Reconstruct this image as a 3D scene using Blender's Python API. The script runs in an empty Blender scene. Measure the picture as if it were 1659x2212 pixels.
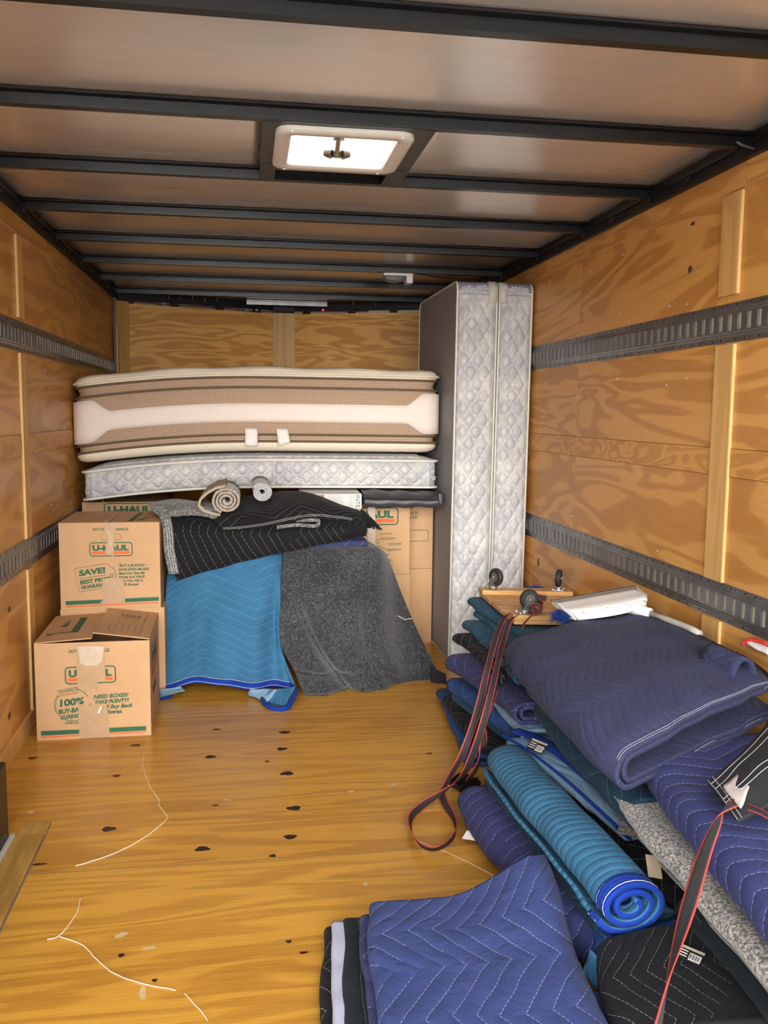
import bpy, bmesh, math, random
from mathutils import Vector, Matrix, noise
random.seed(7)
SC = bpy.context.scene
COL = SC.collection
# ------------------------------------------------------------------ camera
YAW, PITCH, ROLL, FPX = 0.156175, 0.112392, 0.009816, 1914.0
CAM = Vector((0.8407, 0.0, 1.2522))
_cy, _sy = math.cos(YAW), math.sin(YAW)
_f = Vector((_sy*math.cos(PITCH), _cy*math.cos(PITCH), -math.sin(PITCH)))
_r0 = Vector((_cy, -_sy, 0)); _u0 = _r0.cross(_f)
_r = math.cos(ROLL)*_r0 + math.sin(ROLL)*_u0
_u = -math.sin(ROLL)*_r0 + math.cos(ROLL)*_u0
cam = bpy.data.cameras.new('camera'); co = bpy.data.objects.new('camera', cam); COL.objects.link(co)
cam.sensor_fit = 'HORIZONTAL'; cam.sensor_width = 36; cam.lens = 36*FPX/1659
cam.clip_start = 0.05
co.matrix_world = Matrix(((_r.x, _u.x, -_f.x, CAM.x), (_r.y, _u.y, -_f.y, CAM.y), (_r.z, _u.z, -_f.z, CAM.z), (0, 0, 0, 1)))
SC.camera = co
# ------------------------------------------------------------------ world, sun, exposure
w = bpy.data.worlds.new('world'); SC.world = w; w.use_nodes = True
bg = w.node_tree.nodes['Background']
bg.inputs[0].default_value = (0.86, 0.93, 1.0, 1); bg.inputs[1].default_value = 2.0
sun = bpy.data.lights.new('sun', 'SUN'); sun.energy = 3.0; sun.angle = math.radians(38); sun.color = (1.0, 0.96, 0.90)   # hazy sun behind the open rear
so = bpy.data.objects.new('sun', sun); COL.objects.link(so); so.rotation_euler = (math.radians(79), 0, math.radians(-6))
VS = SC.view_settings
SC.display_settings.display_device = 'sRGB'
VS.view_transform = 'Standard'; VS.look = 'None'; VS.gamma = 1; VS.use_curve_mapping = False
VS.exposure = 0.84
SC.cycles.use_denoising = True
SC.cycles.max_bounces = 6; SC.cycles.diffuse_bounces = 4; SC.cycles.glossy_bounces = 3; SC.cycles.transmission_bounces = 4
SC.cycles.use_adaptive_sampling = True; SC.cycles.adaptive_threshold = 0.08; SC.cycles.adaptive_min_samples = 12
SC.cycles.sample_clamp_indirect = 8
# a portal guides the sky light through the open rear of the trailer (it gives off no light itself)
pl = bpy.data.lights.new('rear_opening_portal', 'AREA'); pl.shape = 'RECTANGLE'; pl.size = 2.3; pl.size_y = 2.1
pl.cycles.is_portal = True
po = bpy.data.objects.new('rear_opening_portal', pl); COL.objects.link(po)
po.location = (1.13, 1.14, 1.0); po.rotation_euler = (math.radians(90), 0, 0)

W, HW = 2.26, 1.97          # inside width, top of the plywood walls
YR, YN = 1.17, 6.06         # rear edge, start of the V nose
ZC = 2.035                  # roof sheet

def at(px, py, ax, val):
    """a point of the photograph (1659 x 2212) on the world plane axis ax = val"""
    d = (px-829.5)/FPX*_r - (py-1106)/FPX*_u + _f
    t = (val-CAM[ax])/d[ax]
    return CAM + t*d

# ------------------------------------------------------------------ node helpers and materials
class N:
    def __init__(s, name):
        s.m = bpy.data.materials.new(name); s.m.use_nodes = True
        s.t = s.m.node_tree; s.b = s.t.nodes['Principled BSDF']
    def n(s, typ, **k):
        o = s.t.nodes.new(typ)
        for a, b in k.items(): setattr(o, a, b)
        return o
    def l(s, a, b): s.t.links.new(a, b)
    def put(s, sock, v):
        if hasattr(v, 'is_linked') or isinstance(v, bpy.types.NodeSocket): s.l(v, sock)
        else: sock.default_value = v
    def math(s, op, a, b=0.0, c=None):
        o = s.n('ShaderNodeMath', operation=op)
        s.put(o.inputs[0], a); s.put(o.inputs[1], b)
        if c is not None: s.put(o.inputs[2], c)
        return o.outputs[0]
    def mix(s, fac, a, b):
        o = s.n('ShaderNodeMix', data_type='RGBA')
        s.put(o.inputs[0], fac)
        for k, v in ((6, a), (7, b)):
            if isinstance(v, tuple): o.inputs[k].default_value = (*v[:3], 1)
            else: s.l(v, o.inputs[k])
        return o.outputs[2]
    def obj(s): return s.n('ShaderNodeTexCoord').outputs['Object']
    def uv(s): return s.n('ShaderNodeTexCoord').outputs['UV']
    def mapped(s, vec, scale, rnd=0.0, loc=(0, 0, 0)):
        if rnd:
            oi = s.n('ShaderNodeObjectInfo'); va = s.n('ShaderNodeVectorMath', operation='SCALE')
            cx = s.n('ShaderNodeCombineXYZ')
            for i in range(3): s.l(oi.outputs['Random'], cx.inputs[i])
            s.l(cx.outputs[0], va.inputs[0]); va.inputs['Scale'].default_value = rnd
            ad = s.n('ShaderNodeVectorMath', operation='ADD'); s.l(vec, ad.inputs[0]); s.l(va.outputs[0], ad.inputs[1]); vec = ad.outputs[0]
        mp = s.n('ShaderNodeMapping'); s.l(vec, mp.inputs[0]); mp.inputs['Scale'].default_value = scale; mp.inputs['Location'].default_value = loc
        return mp.outputs[0]
    def noise(s, vec, scale=1.0, detail=2.0, dist=0.0, rough=0.5):
        o = s.n('ShaderNodeTexNoise'); s.l(vec, o.inputs['Vector'])
        o.inputs['Scale'].default_value = scale; o.inputs['Detail'].default_value = detail
        o.inputs['Distortion'].default_value = dist; o.inputs['Roughness'].default_value = rough
        return o.outputs['Fac']
    def ramp(s, fac, stops):
        o = s.n('ShaderNodeValToRGB'); s.l(fac, o.inputs[0]); e = o.color_ramp.elements
        while len(e) < len(stops): e.new(0.5)
        for i, (p, c) in enumerate(stops):
            e[i].position = p; e[i].color = (c, c, c, 1) if not isinstance(c, tuple) else (*c, 1)
        return o.outputs[0]
    def bump(s, h, strength=0.3, dist=0.01, nrm=None):
        o = s.n('ShaderNodeBump'); s.l(h, o.inputs['Height']); o.inputs['Strength'].default_value = strength; o.inputs['Distance'].default_value = dist
        if nrm is not None: s.l(nrm, o.inputs['Normal'])
        return o.outputs[0]
    def done(s, col=None, rough=None, metal=None, nrm=None, spec=None, sheen=None):
        b = s.b.inputs
        if col is not None:
            if isinstance(col, tuple): b['Base Color'].default_value = (*col[:3], 1)
            else: s.l(col, b['Base Color'])
        if rough is not None: s.put(b['Roughness'], rough)
        if metal is not None: s.put(b['Metallic'], metal)
        if nrm is not None: s.l(nrm, b['Normal'])
        if spec is not None: b['Specular IOR Level'].default_value = spec
        if sheen is not None: b['Sheen Weight'].default_value = sheen; b['Sheen Roughness'].default_value = 0.5
        return s.m

def plain(name, col, rough=0.6, metal=0.0, var=0.06, spec=0.5, scale=30):
    k = N(name); n = k.noise(k.obj(), scale, 2)
    c2 = tuple(max(0, c*(1-3*var)) for c in col); c1 = tuple(c*(1+var) for c in col)
    return k.done(k.mix(n, c2, c1), rough, metal, None, spec)

def wood(name, light, dark, scale, freq=7.0, contrast=1.0, rough=0.5, fine=0.35, rnd=7.0, dist=0.5, spec=0.4, mott=0.25):
    k = N(name); v = k.mapped(k.obj(), scale, rnd)
    n = k.noise(v, 1.0, 2.0, dist, 0.55)
    band = k.math('PINGPONG', k.math('MULTIPLY', n, freq), 0.5)
    band = k.ramp(k.math('MULTIPLY', band, 2.0), [(0.0, 0.0), (0.42, 0.10), (0.58, 0.80), (1.0, 1.0)])
    v2 = k.mapped(k.obj(), tuple(s*(16 if s < max(scale)*0.6 else 26) for s in scale), rnd)
    f = k.noise(v2, 1.0, 1.0, 0.0)
    big = k.noise(k.mapped(k.obj(), tuple(s*0.35 for s in scale), rnd), 1.0, 1.0)
    fac = k.math('ADD', k.math('MULTIPLY', band, 0.62*contrast), k.math('MULTIPLY', f, fine))
    fac = k.math('ADD', fac, k.math('MULTIPLY', k.math('SUBTRACT', big, 0.5), mott*2))
    fac = k.math('SUBTRACT', fac, fine*0.35)
    cl = k.n('ShaderNodeClamp'); k.l(fac, cl.inputs[0])
    return k.done(k.mix(cl.outputs[0], light, dark), rough, 0, None, spec)

def quilt(name, col, stitch=(0.75, 0.78, 0.85), spacing=0.045, amp=0.09, period=0.40, swap=False, sw=0.027, puff=0.40, st=0.8, rough=0.85, lite=1.18):
    k = N(name); sp = k.n('ShaderNodeSeparateXYZ'); k.l(k.uv(), sp.inputs[0])
    a, b = (sp.outputs[1], sp.outputs[0]) if swap else (sp.outputs[0], sp.outputs[1])
    wob = k.noise(k.mapped(k.uv(), (6, 6, 6), 3.0), 1.0, 2)
    a = k.math('ADD', a, k.math('MULTIPLY', wob, 0.02))
    zig = k.math('MULTIPLY', k.math('PINGPONG', b, period/2), amp/(period/2))
    ph = k.math('DIVIDE', k.math('ADD', a, zig), spacing)
    fr = k.math('FRACT', k.math('ADD', ph, 50.0))
    d = k.math('ABSOLUTE', k.math('SUBTRACT', fr, 0.5))
    h = k.math('POWER', k.math('SINE', k.math('MULTIPLY', d, 3.14159)), 0.6)
    dash = k.math('LESS_THAN', k.math('FRACT', k.math('MULTIPLY', b, 95.0)), 0.72)
    patch = k.math('GREATER_THAN', k.noise(k.mapped(k.uv(), (4, 4, 4), 5.0), 1.0, 2), 0.42)
    line = k.math('MULTIPLY', k.math('MULTIPLY', k.math('LESS_THAN', d, sw*0.5), dash), k.math('MULTIPLY', patch, st))
    wr = k.noise(k.mapped(k.uv(), (46, 30, 40), 3.0), 1.0, 4, 0.6)
    mott = k.noise(k.mapped(k.uv(), (9, 9, 9), 3.0), 1.0, 4)
    c = k.mix(mott, tuple(x*0.72 for x in col), tuple(min(1, x*lite) for x in col))
    c = k.mix(line, c, stitch)
    hh = k.math('ADD', k.math('MULTIPLY', h, puff), k.math('MULTIPLY', k.math('ADD', wr, mott), 0.55))
    return k.done(c, rough, 0, k.bump(hh, 0.62, 0.011), 0.14, 0.03)

def felt(name, dark, light, scale=170, thr=0.60, big=0.3):
    k = N(name); v = k.mapped(k.obj(), (1, 1, 1))
    n = k.noise(v, scale, 2, 0.3, 0.7); n2 = k.noise(v, scale*0.35, 2, 0.0, 0.6); n3 = k.noise(v, 5, 2)
    sp = k.ramp(n, [(thr-0.06, 0.0), (thr+0.10, 1.0)])
    fac = k.math('ADD', k.math('MULTIPLY', sp, 0.75), k.math('MULTIPLY', k.math('SUBTRACT', n2, 0.42), 0.55))
    fac = k.math('ADD', fac, k.math('MULTIPLY', k.math('SUBTRACT', n3, 0.5), big))
    cl = k.n('ShaderNodeClamp'); k.l(fac, cl.inputs[0])
    return k.done(k.mix(cl.outputs[0], dark, light), 0.95, 0, k.bump(n, 0.45, 0.006), 0.15, 0.3)

def gridfab(name, c1, c2, s=170.0):
    """woven mesh fabric: small raised cells on world axes"""
    k = N(name); sp = k.n('ShaderNodeSeparateXYZ'); k.l(k.uv(), sp.inputs[0])
    a = k.math('PINGPONG', k.math('MULTIPLY', sp.outputs[0], s), 0.5); b = k.math('PINGPONG', k.math('MULTIPLY', sp.outputs[1], s), 0.5)
    h = k.math('MULTIPLY', a, b); h = k.math('MULTIPLY', h, 4)
    fac = k.ramp(h, [(0.03, 0.0), (0.35, 1.0)])
    n = k.noise(k.uv(), 6, 3)
    c = k.mix(fac, c1, c2); c = k.mix(k.math('MULTIPLY', n, 0.25), c, c1)
    return k.done(c, 0.85, 0, k.bump(fac, 0.4, 0.004), 0.2)

WALLW = wood('plywood_wall', (0.69, 0.350, 0.092), (0.42, 0.165, 0.030), (2.2, 0.75, 4.2), 6.5, 1.0, 0.36, 0.34, dist=0.9, mott=0.3)
WALLL = WALLW
BANDW = wood('plywood_band', (0.66, 0.335, 0.088), (0.41, 0.160, 0.03), (3.0, 2.6, 7.0), 9.0, 0.9, 0.42, 0.3)
NOSEW = wood('plywood_nose', (0.88, 0.48, 0.145), (0.54, 0.23, 0.045), (1.2, 1.2, 7.5), 7.0, 1.1, 0.45, 0.3)  # colour lightened to make up for the little light reaching the nose
BATTW = wood('batten_pine', (0.68, 0.395, 0.13), (0.46, 0.22, 0.055), (14, 14, 1.3), 4.0, 0.55, 0.5, 0.35)
EDGEW = wood('raw_edge', (0.72, 0.46, 0.18), (0.52, 0.28, 0.08), (30, 30, 2), 3.0, 0.5, 0.6, 0.3)
FLOORW = wood('varnished_plywood_floor', (0.60, 0.300, 0.042), (0.27, 0.095, 0.010), (0.6, 7.5, 3.0), 7.0, 0.62, 0.28, 0.60, dist=0.5, spec=0.5, mott=0.40)
TRIMW = wood('worn_floor_board', (0.52, 0.30, 0.07), (0.22, 0.095, 0.02), (7, 1.2, 3), 4.0, 0.6, 0.4, 0.5, mott=0.5)
DOLLYW = wood('dolly_wood', (0.62, 0.36, 0.14), (0.40, 0.18, 0.05), (2.5, 16, 16), 4.0, 0.6, 0.45, 0.4)
WKNOT = plain('wall_knot', (0.10, 0.045, 0.018), 0.6)
KNOT = plain('knot_brown', (0.035, 0.014, 0.006), 0.5, 0, 0.2)
SEAMD = plain('seam_dirt', (0.17, 0.125, 0.085), 0.9)
BLACKST = plain('black_steel', (0.006, 0.006, 0.006), 0.30, 0.0, 0.05, 0.30)
BLACKDK = plain('black_rail', (0.006, 0.006, 0.007), 0.55, 0.0, 0.05, 0.4)
def roofsheet():
    k = N('roof_sheet_metal'); n = k.noise(k.mapped(k.obj(), (0.9, 60, 1)), 1.0, 3); n2 = k.noise(k.mapped(k.obj(), (1.2, 2.5, 1)), 1.0, 2)
    c = k.mix(n, (0.66, 0.575, 0.50), (0.80, 0.71, 0.63))
    r = k.math('ADD', k.math('MULTIPLY', n2, 0.10), 0.20)
    return k.done(c, r, 0.62, None, 0.5)
ROOF = roofsheet()
STEEL = (lambda k: k.done(k.mix(k.noise(k.obj(), 14, 4), (0.13, 0.13, 0.13), (0.36, 0.36, 0.37)), 0.38, 0.85, None, 0.5))(N('galvanised_steel'))
BRIGHT = plain('bright_metal', (0.62, 0.60, 0.56), 0.28, 0.9)
HOLE = plain('dark_hole', (0.01, 0.01, 0.01), 0.9)
CREAM = plain('cream_plastic', (0.72, 0.66, 0.57), 0.4, 0, 0.03)
WHITEP = plain('white_plastic', (0.80, 0.79, 0.76), 0.35, 0, 0.02)
SCREW = plain('screw_head', (0.75, 0.72, 0.66), 0.3, 0.6)
def cardboard(name, col):
    k = N(name); n = k.noise(k.mapped(k.obj(), (3, 3, 120)), 1, 2); m = k.noise(k.obj(), 7, 3)
    c = k.mix(m, tuple(x*0.86 for x in col), tuple(x*1.1 for x in col))
    return k.done(c, 0.7, 0, None, 0.3)
CARD = cardboard('cardboard', (0.545, 0.325, 0.165))
CARDD = cardboard('cardboard_edge', (0.42, 0.25, 0.12))
TAPE = plain('paper_tape', (0.47, 0.30, 0.16), 0.38, 0, 0.05)
TAPEW = plain('clear_tape', (0.62, 0.49, 0.36), 0.25, 0, 0.08)
GREEN = plain('green_ink', (0.022, 0.115, 0.052), 0.7, 0, 0.05)
ORANGE = plain('orange_ink', (0.72, 0.13, 0.03), 0.7, 0, 0.03)
DKINK = plain('dark_green_ink', (0.05, 0.09, 0.04), 0.7)
# ------------------------------------------------------------------ object helpers
def link(o, parent=None):
    COL.objects.link(o)
    if parent is not None: o.parent = parent
    return o
def tag(o, label=None, cat=None, group=None, kind=None):
    if label: o['label'] = label
    if cat: o['category'] = cat
    if group: o['group'] = group
    if kind: o['kind'] = kind
    return o
def empty(name, loc=(0, 0, 0), rz=0.0):
    o = bpy.data.objects.new(name, None); o.empty_display_size = 0.1
    link(o); o.location = loc; o.rotation_euler = (0, 0, rz); return o
def thing(name, label, cat, loc=(0, 0, 0), rz=0.0, group=None): return tag(empty(name, loc, rz), label, cat, group)
def struct(name): return tag(empty(name), kind='structure')

class MB:
    """collects shapes; build() links them as one mesh object. Coordinates are local to the parent."""
    def __init__(s): s.bm = bmesh.new(); s.uvl = s.bm.loops.layers.uv.new('UVMap')
    def box(s, x0, x1, y0, y1, z0, z1, M=None, bevel=0.0):
        vs = [s.bm.verts.new(Vector((x, y, z)) if M is None else M @ Vector((x, y, z))) for x in (x0, x1) for y in (y0, y1) for z in (z0, z1)]
        fs = [s.bm.faces.new([vs[i] for i in q]) for q in ((0, 1, 3, 2), (4, 6, 7, 5), (0, 4, 5, 1), (2, 3, 7, 6), (0, 2, 6, 4), (1, 5, 7, 3))]
        if bevel:
            es = {e for f in fs for e in f.edges}
            bmesh.ops.bevel(s.bm, geom=list(es), offset=bevel, segments=2, affect='EDGES', profile=0.6)
        return s
    def tube(s, pts, r, n=8, closed=False, cap=True):
        pts = [Vector(p) for p in pts]; R = r if isinstance(r, (list, tuple)) else [r]*len(pts)
        rings = []; prev = None; m = len(pts)
        for i, p in enumerate(pts):
            a = pts[(i-1) % m] if closed else pts[max(i-1, 0)]; b = pts[(i+1) % m] if closed else pts[min(i+1, m-1)]
            t = (b-a).normalized()
            if prev is None:
                q = Vector((0, 0, 1)) if abs(t.z) < 0.9 else Vector((1, 0, 0)); x = t.cross(q).normalized()
            else: x = (prev-t*prev.dot(t)).normalized()
            prev = x; y = t.cross(x)
            rings.append([s.bm.verts.new(p+R[i]*(math.cos(2*math.pi*j/n)*x+math.sin(2*math.pi*j/n)*y)) for j in range(n)])
        for i in range(m if closed else m-1):
            A, B = rings[i], rings[(i+1) % m]
            for j in range(n): s.bm.faces.new((A[j], A[(j+1) % n], B[(j+1) % n], B[j]))
        if cap and not closed: s.bm.faces.new(rings[0][::-1]); s.bm.faces.new(rings[-1])
        return s
    def cyl(s, c, axis, r, h, n=20, r2=None):
        c = Vector(c); a = Vector(axis).normalized()
        return s.tube([c-a*h/2, c+a*h/2], [r, r if r2 is None else r2], n)
    def grid(s, P, uv=None, closed_u=False):
        nu, nv = len(P), len(P[0]); V = [[s.bm.verts.new(p) for p in row] for row in P]
        for i in range(nu if closed_u else nu-1):
            for j in range(nv-1):
                i2 = (i+1) % nu
                f = s.bm.faces.new((V[i][j], V[i2][j], V[i2][j+1], V[i][j+1]))
                if uv:
                    for lp, (a, b) in zip(f.loops, ((i, j), (i+1, j), (i+1, j+1), (i, j+1))):
                        lp[s.uvl].uv = uv(a, b)
        return V
    def poly(s, pts, th=None, nrm=None):
        pts = [Vector(p) for p in pts]; vs = [s.bm.verts.new(p) for p in pts]; f = s.bm.faces.new(vs)
        if th:
            f.normal_update(); n = Vector(nrm) if nrm is not None else f.normal
            v2 = [s.bm.verts.new(p+n*th) for p in pts]; s.bm.faces.new(v2[::-1])
            for i in range(len(vs)):
                j = (i+1) % len(vs); s.bm.faces.new((vs[j], vs[i], v2[i], v2[j]))
        return s
    def build(s, name, mat, parent=None, smooth=False, fix=True, sol=0.0, sub=0):
        if fix: bmesh.ops.recalc_face_normals(s.bm, faces=s.bm.faces)
        me = bpy.data.meshes.new(name); s.bm.to_mesh(me); s.bm.free(); me.materials.append(mat)
        if smooth:
            for p in me.polygons: p.use_smooth = True
        o = link(bpy.data.objects.new(name, me), parent)
        if sol:
            md = o.modifiers.new('solidify', 'SOLIDIFY'); md.thickness = sol; md.offset = 0
        if sub:
            md = o.modifiers.new('subdivision', 'SUBSURF'); md.levels = sub; md.render_levels = sub
        return o
def autosmooth(o, ang=35):
    me = o.data
    for p in me.polygons: p.use_smooth = True
    me.set_sharp_from_angle(angle=math.radians(ang)); return o

def cr(P, t):
    """Catmull-Rom through a list of tuples, t in 0..1"""
    n = len(P)-1; x = min(max(t, 0), 1)*n; i = min(int(x), n-1); f = x-i
    p0, p1, p2, p3 = P[max(i-1, 0)], P[i], P[i+1], P[min(i+2, n)]
    return tuple(0.5*((2*b)+(-a+c)*f+(2*a-5*b+4*c-d)*f*f+(-a+3*b-3*c+d)*f**3) for a, b, c, d in zip(p0, p1, p2, p3))
def nz(p, f, seed=0.0): return noise.noise_vector(Vector(p)*f+Vector((seed, seed*1.7, -seed)))
def sm(x): x = min(max(x, 0), 1); return x*x*(3-2*x)

def cloth(name, P, mat, parent=None, th=0.012, label=None, cat=None, group=None):
    """a thick cloth from a grid of points; UV in metres along the cloth"""
    nu, nv = len(P), len(P[0]); mi, mj = nu//2, nv//2
    U = [0.0]
    for i in range(1, nu): U.append(U[-1]+(Vector(P[i][mj])-Vector(P[i-1][mj])).length)
    V = [0.0]
    for j in range(1, nv): V.append(V[-1]+(Vector(P[mi][j])-Vector(P[mi][j-1])).length)
    m = MB(); m.grid(P, lambda i, j: (V[j], U[i]))
    o = m.build(name, mat, parent, smooth=True, fix=False, sol=th)
    if label: tag(o, label, cat, group)
    return o

def fold_section(w, h, t, inner=True, n=9, plump=0.0):
    """cross-section of a folded blanket: nose at s = 0, open side at s = w"""
    pts = []; R = h/2; rx = min(R*0.95, 0.06)
    ns = 10
    for i in range(ns+1): s = w-(w-rx)*i/ns; pts.append((s, t/2))
    for i in range(1, n+1):
        a = math.pi*i/n; pts.append((rx-rx*math.sin(a), R-(R-t/2)*math.cos(a)))
    for i in range(1, ns+1):
        f = i/ns; pts.append((rx+(w-rx)*f, h-t/2+plump*math.sin(math.pi*f)))
    if inner and h > 3.4*t:
        g = 1.7*t; ri = R-g; rxi = min(ri, 0.05); s0 = 0.022+rxi
        for i in range(1, ns+1): f = i/ns; pts.append((w-(w-s0)*f, h-g+plump*math.sin(math.pi*(1-f))*0.8))
        for i in range(1, n): a = math.pi*i/n; pts.append((s0-rxi*math.sin(a), R+ri*math.cos(a)))
        for i in range(ns+1): f = i/ns; pts.append((s0+(w-s0)*f, g))
    return pts

def fold(name, st, mat, label, cat='blanket', group='folded moving blankets in the heap', t=0.011, N_=30, inner=True, nzamp=0.006, seed=1.0, ext=None, warp=None, plump=0.0, binding=None):
    """st: stations (x, y, zbase, into-angle deg, width, height, tilt) along the nose line"""
    P = []
    for i in range(N_+1):
        x, y, z, a, wd, h, tl = cr(st, i/N_)
        sec = fold_section(wd, h, t, inner, plump=plump)
        ca, sa = math.cos(math.radians(a)), math.sin(math.radians(a)); row = []
        for s_, q in sec:
            p = Vector((x+s_*ca, y+s_*sa, z+q+tl*s_))
            d = nz(p, 7, seed)*nzamp*1.2+nz(p, 19, seed)*nzamp*0.5
            p += Vector((d.x, d.y, d.z*0.9))
            if warp: p = warp(p)
            p.z = max(p.z, 0.004+t/2); p.x = min(p.x, W-0.012)
            row.append(p)
        P.append(row)
    o = cloth(name, P, mat, None, t, label, cat, group)
    FOLD_GRID[o.name] = P
    return o
FOLD_GRID = {}
def nose(pts, h, ang=0.0, w=None, tilt=0.0):
    """stations from photo points (px, py, z of the nose's middle[, angle, width, height, tilt])"""
    out = []
    for q in pts:
        p = at(q[0], q[1], 2, q[2])
        a = q[3] if len(q) > 3 and q[3] is not None else ang
        hh = q[5] if len(q) > 5 and q[5] is not None else h
        ww = q[4] if len(q) > 4 and q[4] is not None else (w if w else max(0.12, (W-0.03-p.x)/max(0.5, math.cos(math.radians(a)))))
        tt = q[6] if len(q) > 6 and q[6] is not None else tilt
        out.append((p.x, p.y, max(0.0, q[2]-hh/2), a, ww, hh, tt))
    return out
def ribbon(name, pts, wdt, wdir, mat, parent=None, th=0.002, n=None, ph=True):
    """a strap: centre line through pts, width wdt along wdir (one per point)"""
    n = n or len(pts)*7; P = []
    L = [0.0]
    for i in range(n+1):
        c = Vector(cr([tuple(p) for p in pts], i/n)); d = Vector(cr([tuple(x) for x in wdir], i/n)).normalized()
        P.append([c-d*wdt/2, c-d*wdt/6, c+d*wdt/6, c+d*wdt/2])
        if i: L.append(L[-1]+(P[i][1]-P[i-1][1]).length)
    m = MB(); m.grid(P, lambda i, j: (j/3, L[i]))
    return m.build(name, mat, parent, smooth=True, fix=False, sol=th)

def rrect(x0, x1, y0, y1, r, n=6):
    out = []
    for cx, cy, a0 in ((x1-r, y0+r, -90), (x1-r, y1-r, 0), (x0+r, y1-r, 90), (x0+r, y0+r, 180)):
        for i in range(n+1):
            a = math.radians(a0+90*i/n); out.append((cx+r*math.cos(a), cy+r*math.sin(a)))
    return out
def dense(loop, step):
    out = []; m = len(loop)
    for i in range(m):
        a, b = Vector(loop[i]), Vector(loop[(i+1) % m]); k = max(1, int((b-a).length/step))
        for j in range(k): out.append(tuple(a+(b-a)*j/k))
    return out
def fontmesh(s, cap, shear=0.0, sx=1.0, bold=0.0, align='LEFT'):
    cu = bpy.data.curves.new('lettering', 'FONT'); cu.body = s; cu.size = cap/0.70; cu.shear = shear
    cu.offset = bold*cap*0.9; cu.align_x = align; cu.resolution_u = 3
    o = bpy.data.objects.new('lettering', cu); COL.objects.link(o)
    bpy.context.view_layer.update()
    me = bpy.data.meshes.new_from_object(o.evaluated_get(bpy.context.evaluated_depsgraph_get()))
    bpy.data.objects.remove(o); bpy.data.curves.remove(cu)
    me.transform(Matrix.Diagonal((sx, 1, 1, 1))); return me
class Face:
    """a printed face: origin lower-left, X to the right, Z up, N outward"""
    def __init__(s, parent, O, X, Z, Nn): s.p = parent; s.M = Matrix((( *[X[0], Z[0], Nn[0]], O[0]), (X[1], Z[1], Nn[1], O[1]), (X[2], Z[2], Nn[2], O[2]), (0, 0, 0, 1)))
    def text(s, t, x, z, cap, mat, shear=0.0, sx=1.0, bold=0.055, rot=0.0, name='lettering', off=0.0008, align='LEFT', wd=None):
        me = fontmesh(t, cap, shear, sx, bold, align)
        if wd:
            xs = [v.co.x for v in me.vertices]; me.transform(Matrix.Diagonal((wd/(max(xs)-min(xs)), 1, 1, 1)))
        me.materials.append(mat)
        me.transform(s.M @ Matrix.Translation((x, z, off)) @ Matrix.Rotation(math.radians(rot), 4, 'Z'))
        return link(bpy.data.objects.new(name, me), s.p)
    def shape(s, pts, mat, name='printed_mark', off=0.0006, th=None):
        m = MB(); m.poly([s.M @ Vector((a, b, off)) for a, b in pts], th, [s.M[i][2] for i in range(3)] if th else None)
        return m.build(name, mat, s.p, fix=False)
    def line(s, pts, wd, mat, name='printed_line', closed=False, off=0.0006):
        m = MB(); n = len(pts)
        L = []
        for i in range(n):
            a = Vector(pts[(i-1) % n] if closed or i else pts[0]); b = Vector(pts[(i+1) % n] if closed or i < n-1 else pts[-1])
            t = (b-a).normalized(); k = Vector((-t.y, t.x)); c = Vector(pts[i])
            L.append([s.M @ Vector((*(c+k*wd/2), off)), s.M @ Vector((*(c-k*wd/2), off))])
        m.grid(L, closed_u=closed); return m.build(name, mat, s.p, fix=False)
def rr2(x0, x1, z0, z1, r, n=4): return rrect(x0, x1, z0, z1, r, n)
# ================================================================== THE TRAILER
g = MB().box(-14, 16, -22, 18, -0.62, -0.52).build('ground', plain('concrete_ground', (0.55, 0.52, 0.48), 0.9, 0, 0.08, scale=3)); tag(g, kind='structure')
# ---- floor: four plywood sheets across, joints 4 ft apart
fl = struct('floor')
for k, (a, b) in enumerate(((1.17, 2.39), (2.39, 3.612), (3.612, 4.83), (4.83, 6.60))):
    m = MB(); m.box(0.0, W, a+0.0022, b-0.0022, -0.05, 0.0); m.build('plywood_sheet', FLOORW, fl)
MB().box(-0.05, W+0.05, YR, 6.9, -0.10, -0.055).build('subfloor', SEAMD, fl)
for y in (2.39, 3.612): MB().box(0.25, 1.75, y-0.003, y+0.003, -0.05, -0.0006).build('joint', SEAMD, fl)
def knot(x, y, rx, ry, seed):
    m = MB(); pts = []
    for i in range(18):
        a = 2*math.pi*i/18; rr = 1+0.14*math.sin(3*a+seed)+0.08*math.sin(5*a-seed)
        c, s_ = math.cos(a), math.sin(a)
        pts.append((x+rx*rr*(abs(c)**1.1)*(1 if c > 0 else -1), y+ry*rr*s_, 0.0005))
    m.poly(pts); return m.build('knot', KNOT, fl, fix=False)
for i, (px, py, a, b) in enumerate(((615, 1582, 12, 4), (609, 1618, 11, 4), (455, 1635, 11, 4), (620, 1671, 14, 5), (635, 1746, 15, 5), (627, 1808, 13, 5), (235, 1791, 14, 5),
        (437, 1834, 15, 5), (293, 1610, 11, 3), (252, 1676, 8, 3), (70, 1638, 9, 3), (577, 1645, 5, 2), (468, 1576, 9, 2), (589, 1849, 7, 3), (334, 2118, 5, 2.5), (262, 2064, 6, 3), (85, 1867, 14, 2), (465, 1740, 7, 1.5), (927, 1628, 7, 2), (624, 2034, 6, 2.5), (656, 2058, 9, 2))):
    p = at(px, py, 2, 0); s_ = (p-CAM).length/FPX
    knot(p.x, p.y, a*s_, b*s_*2.0, i*1.3)
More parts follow.
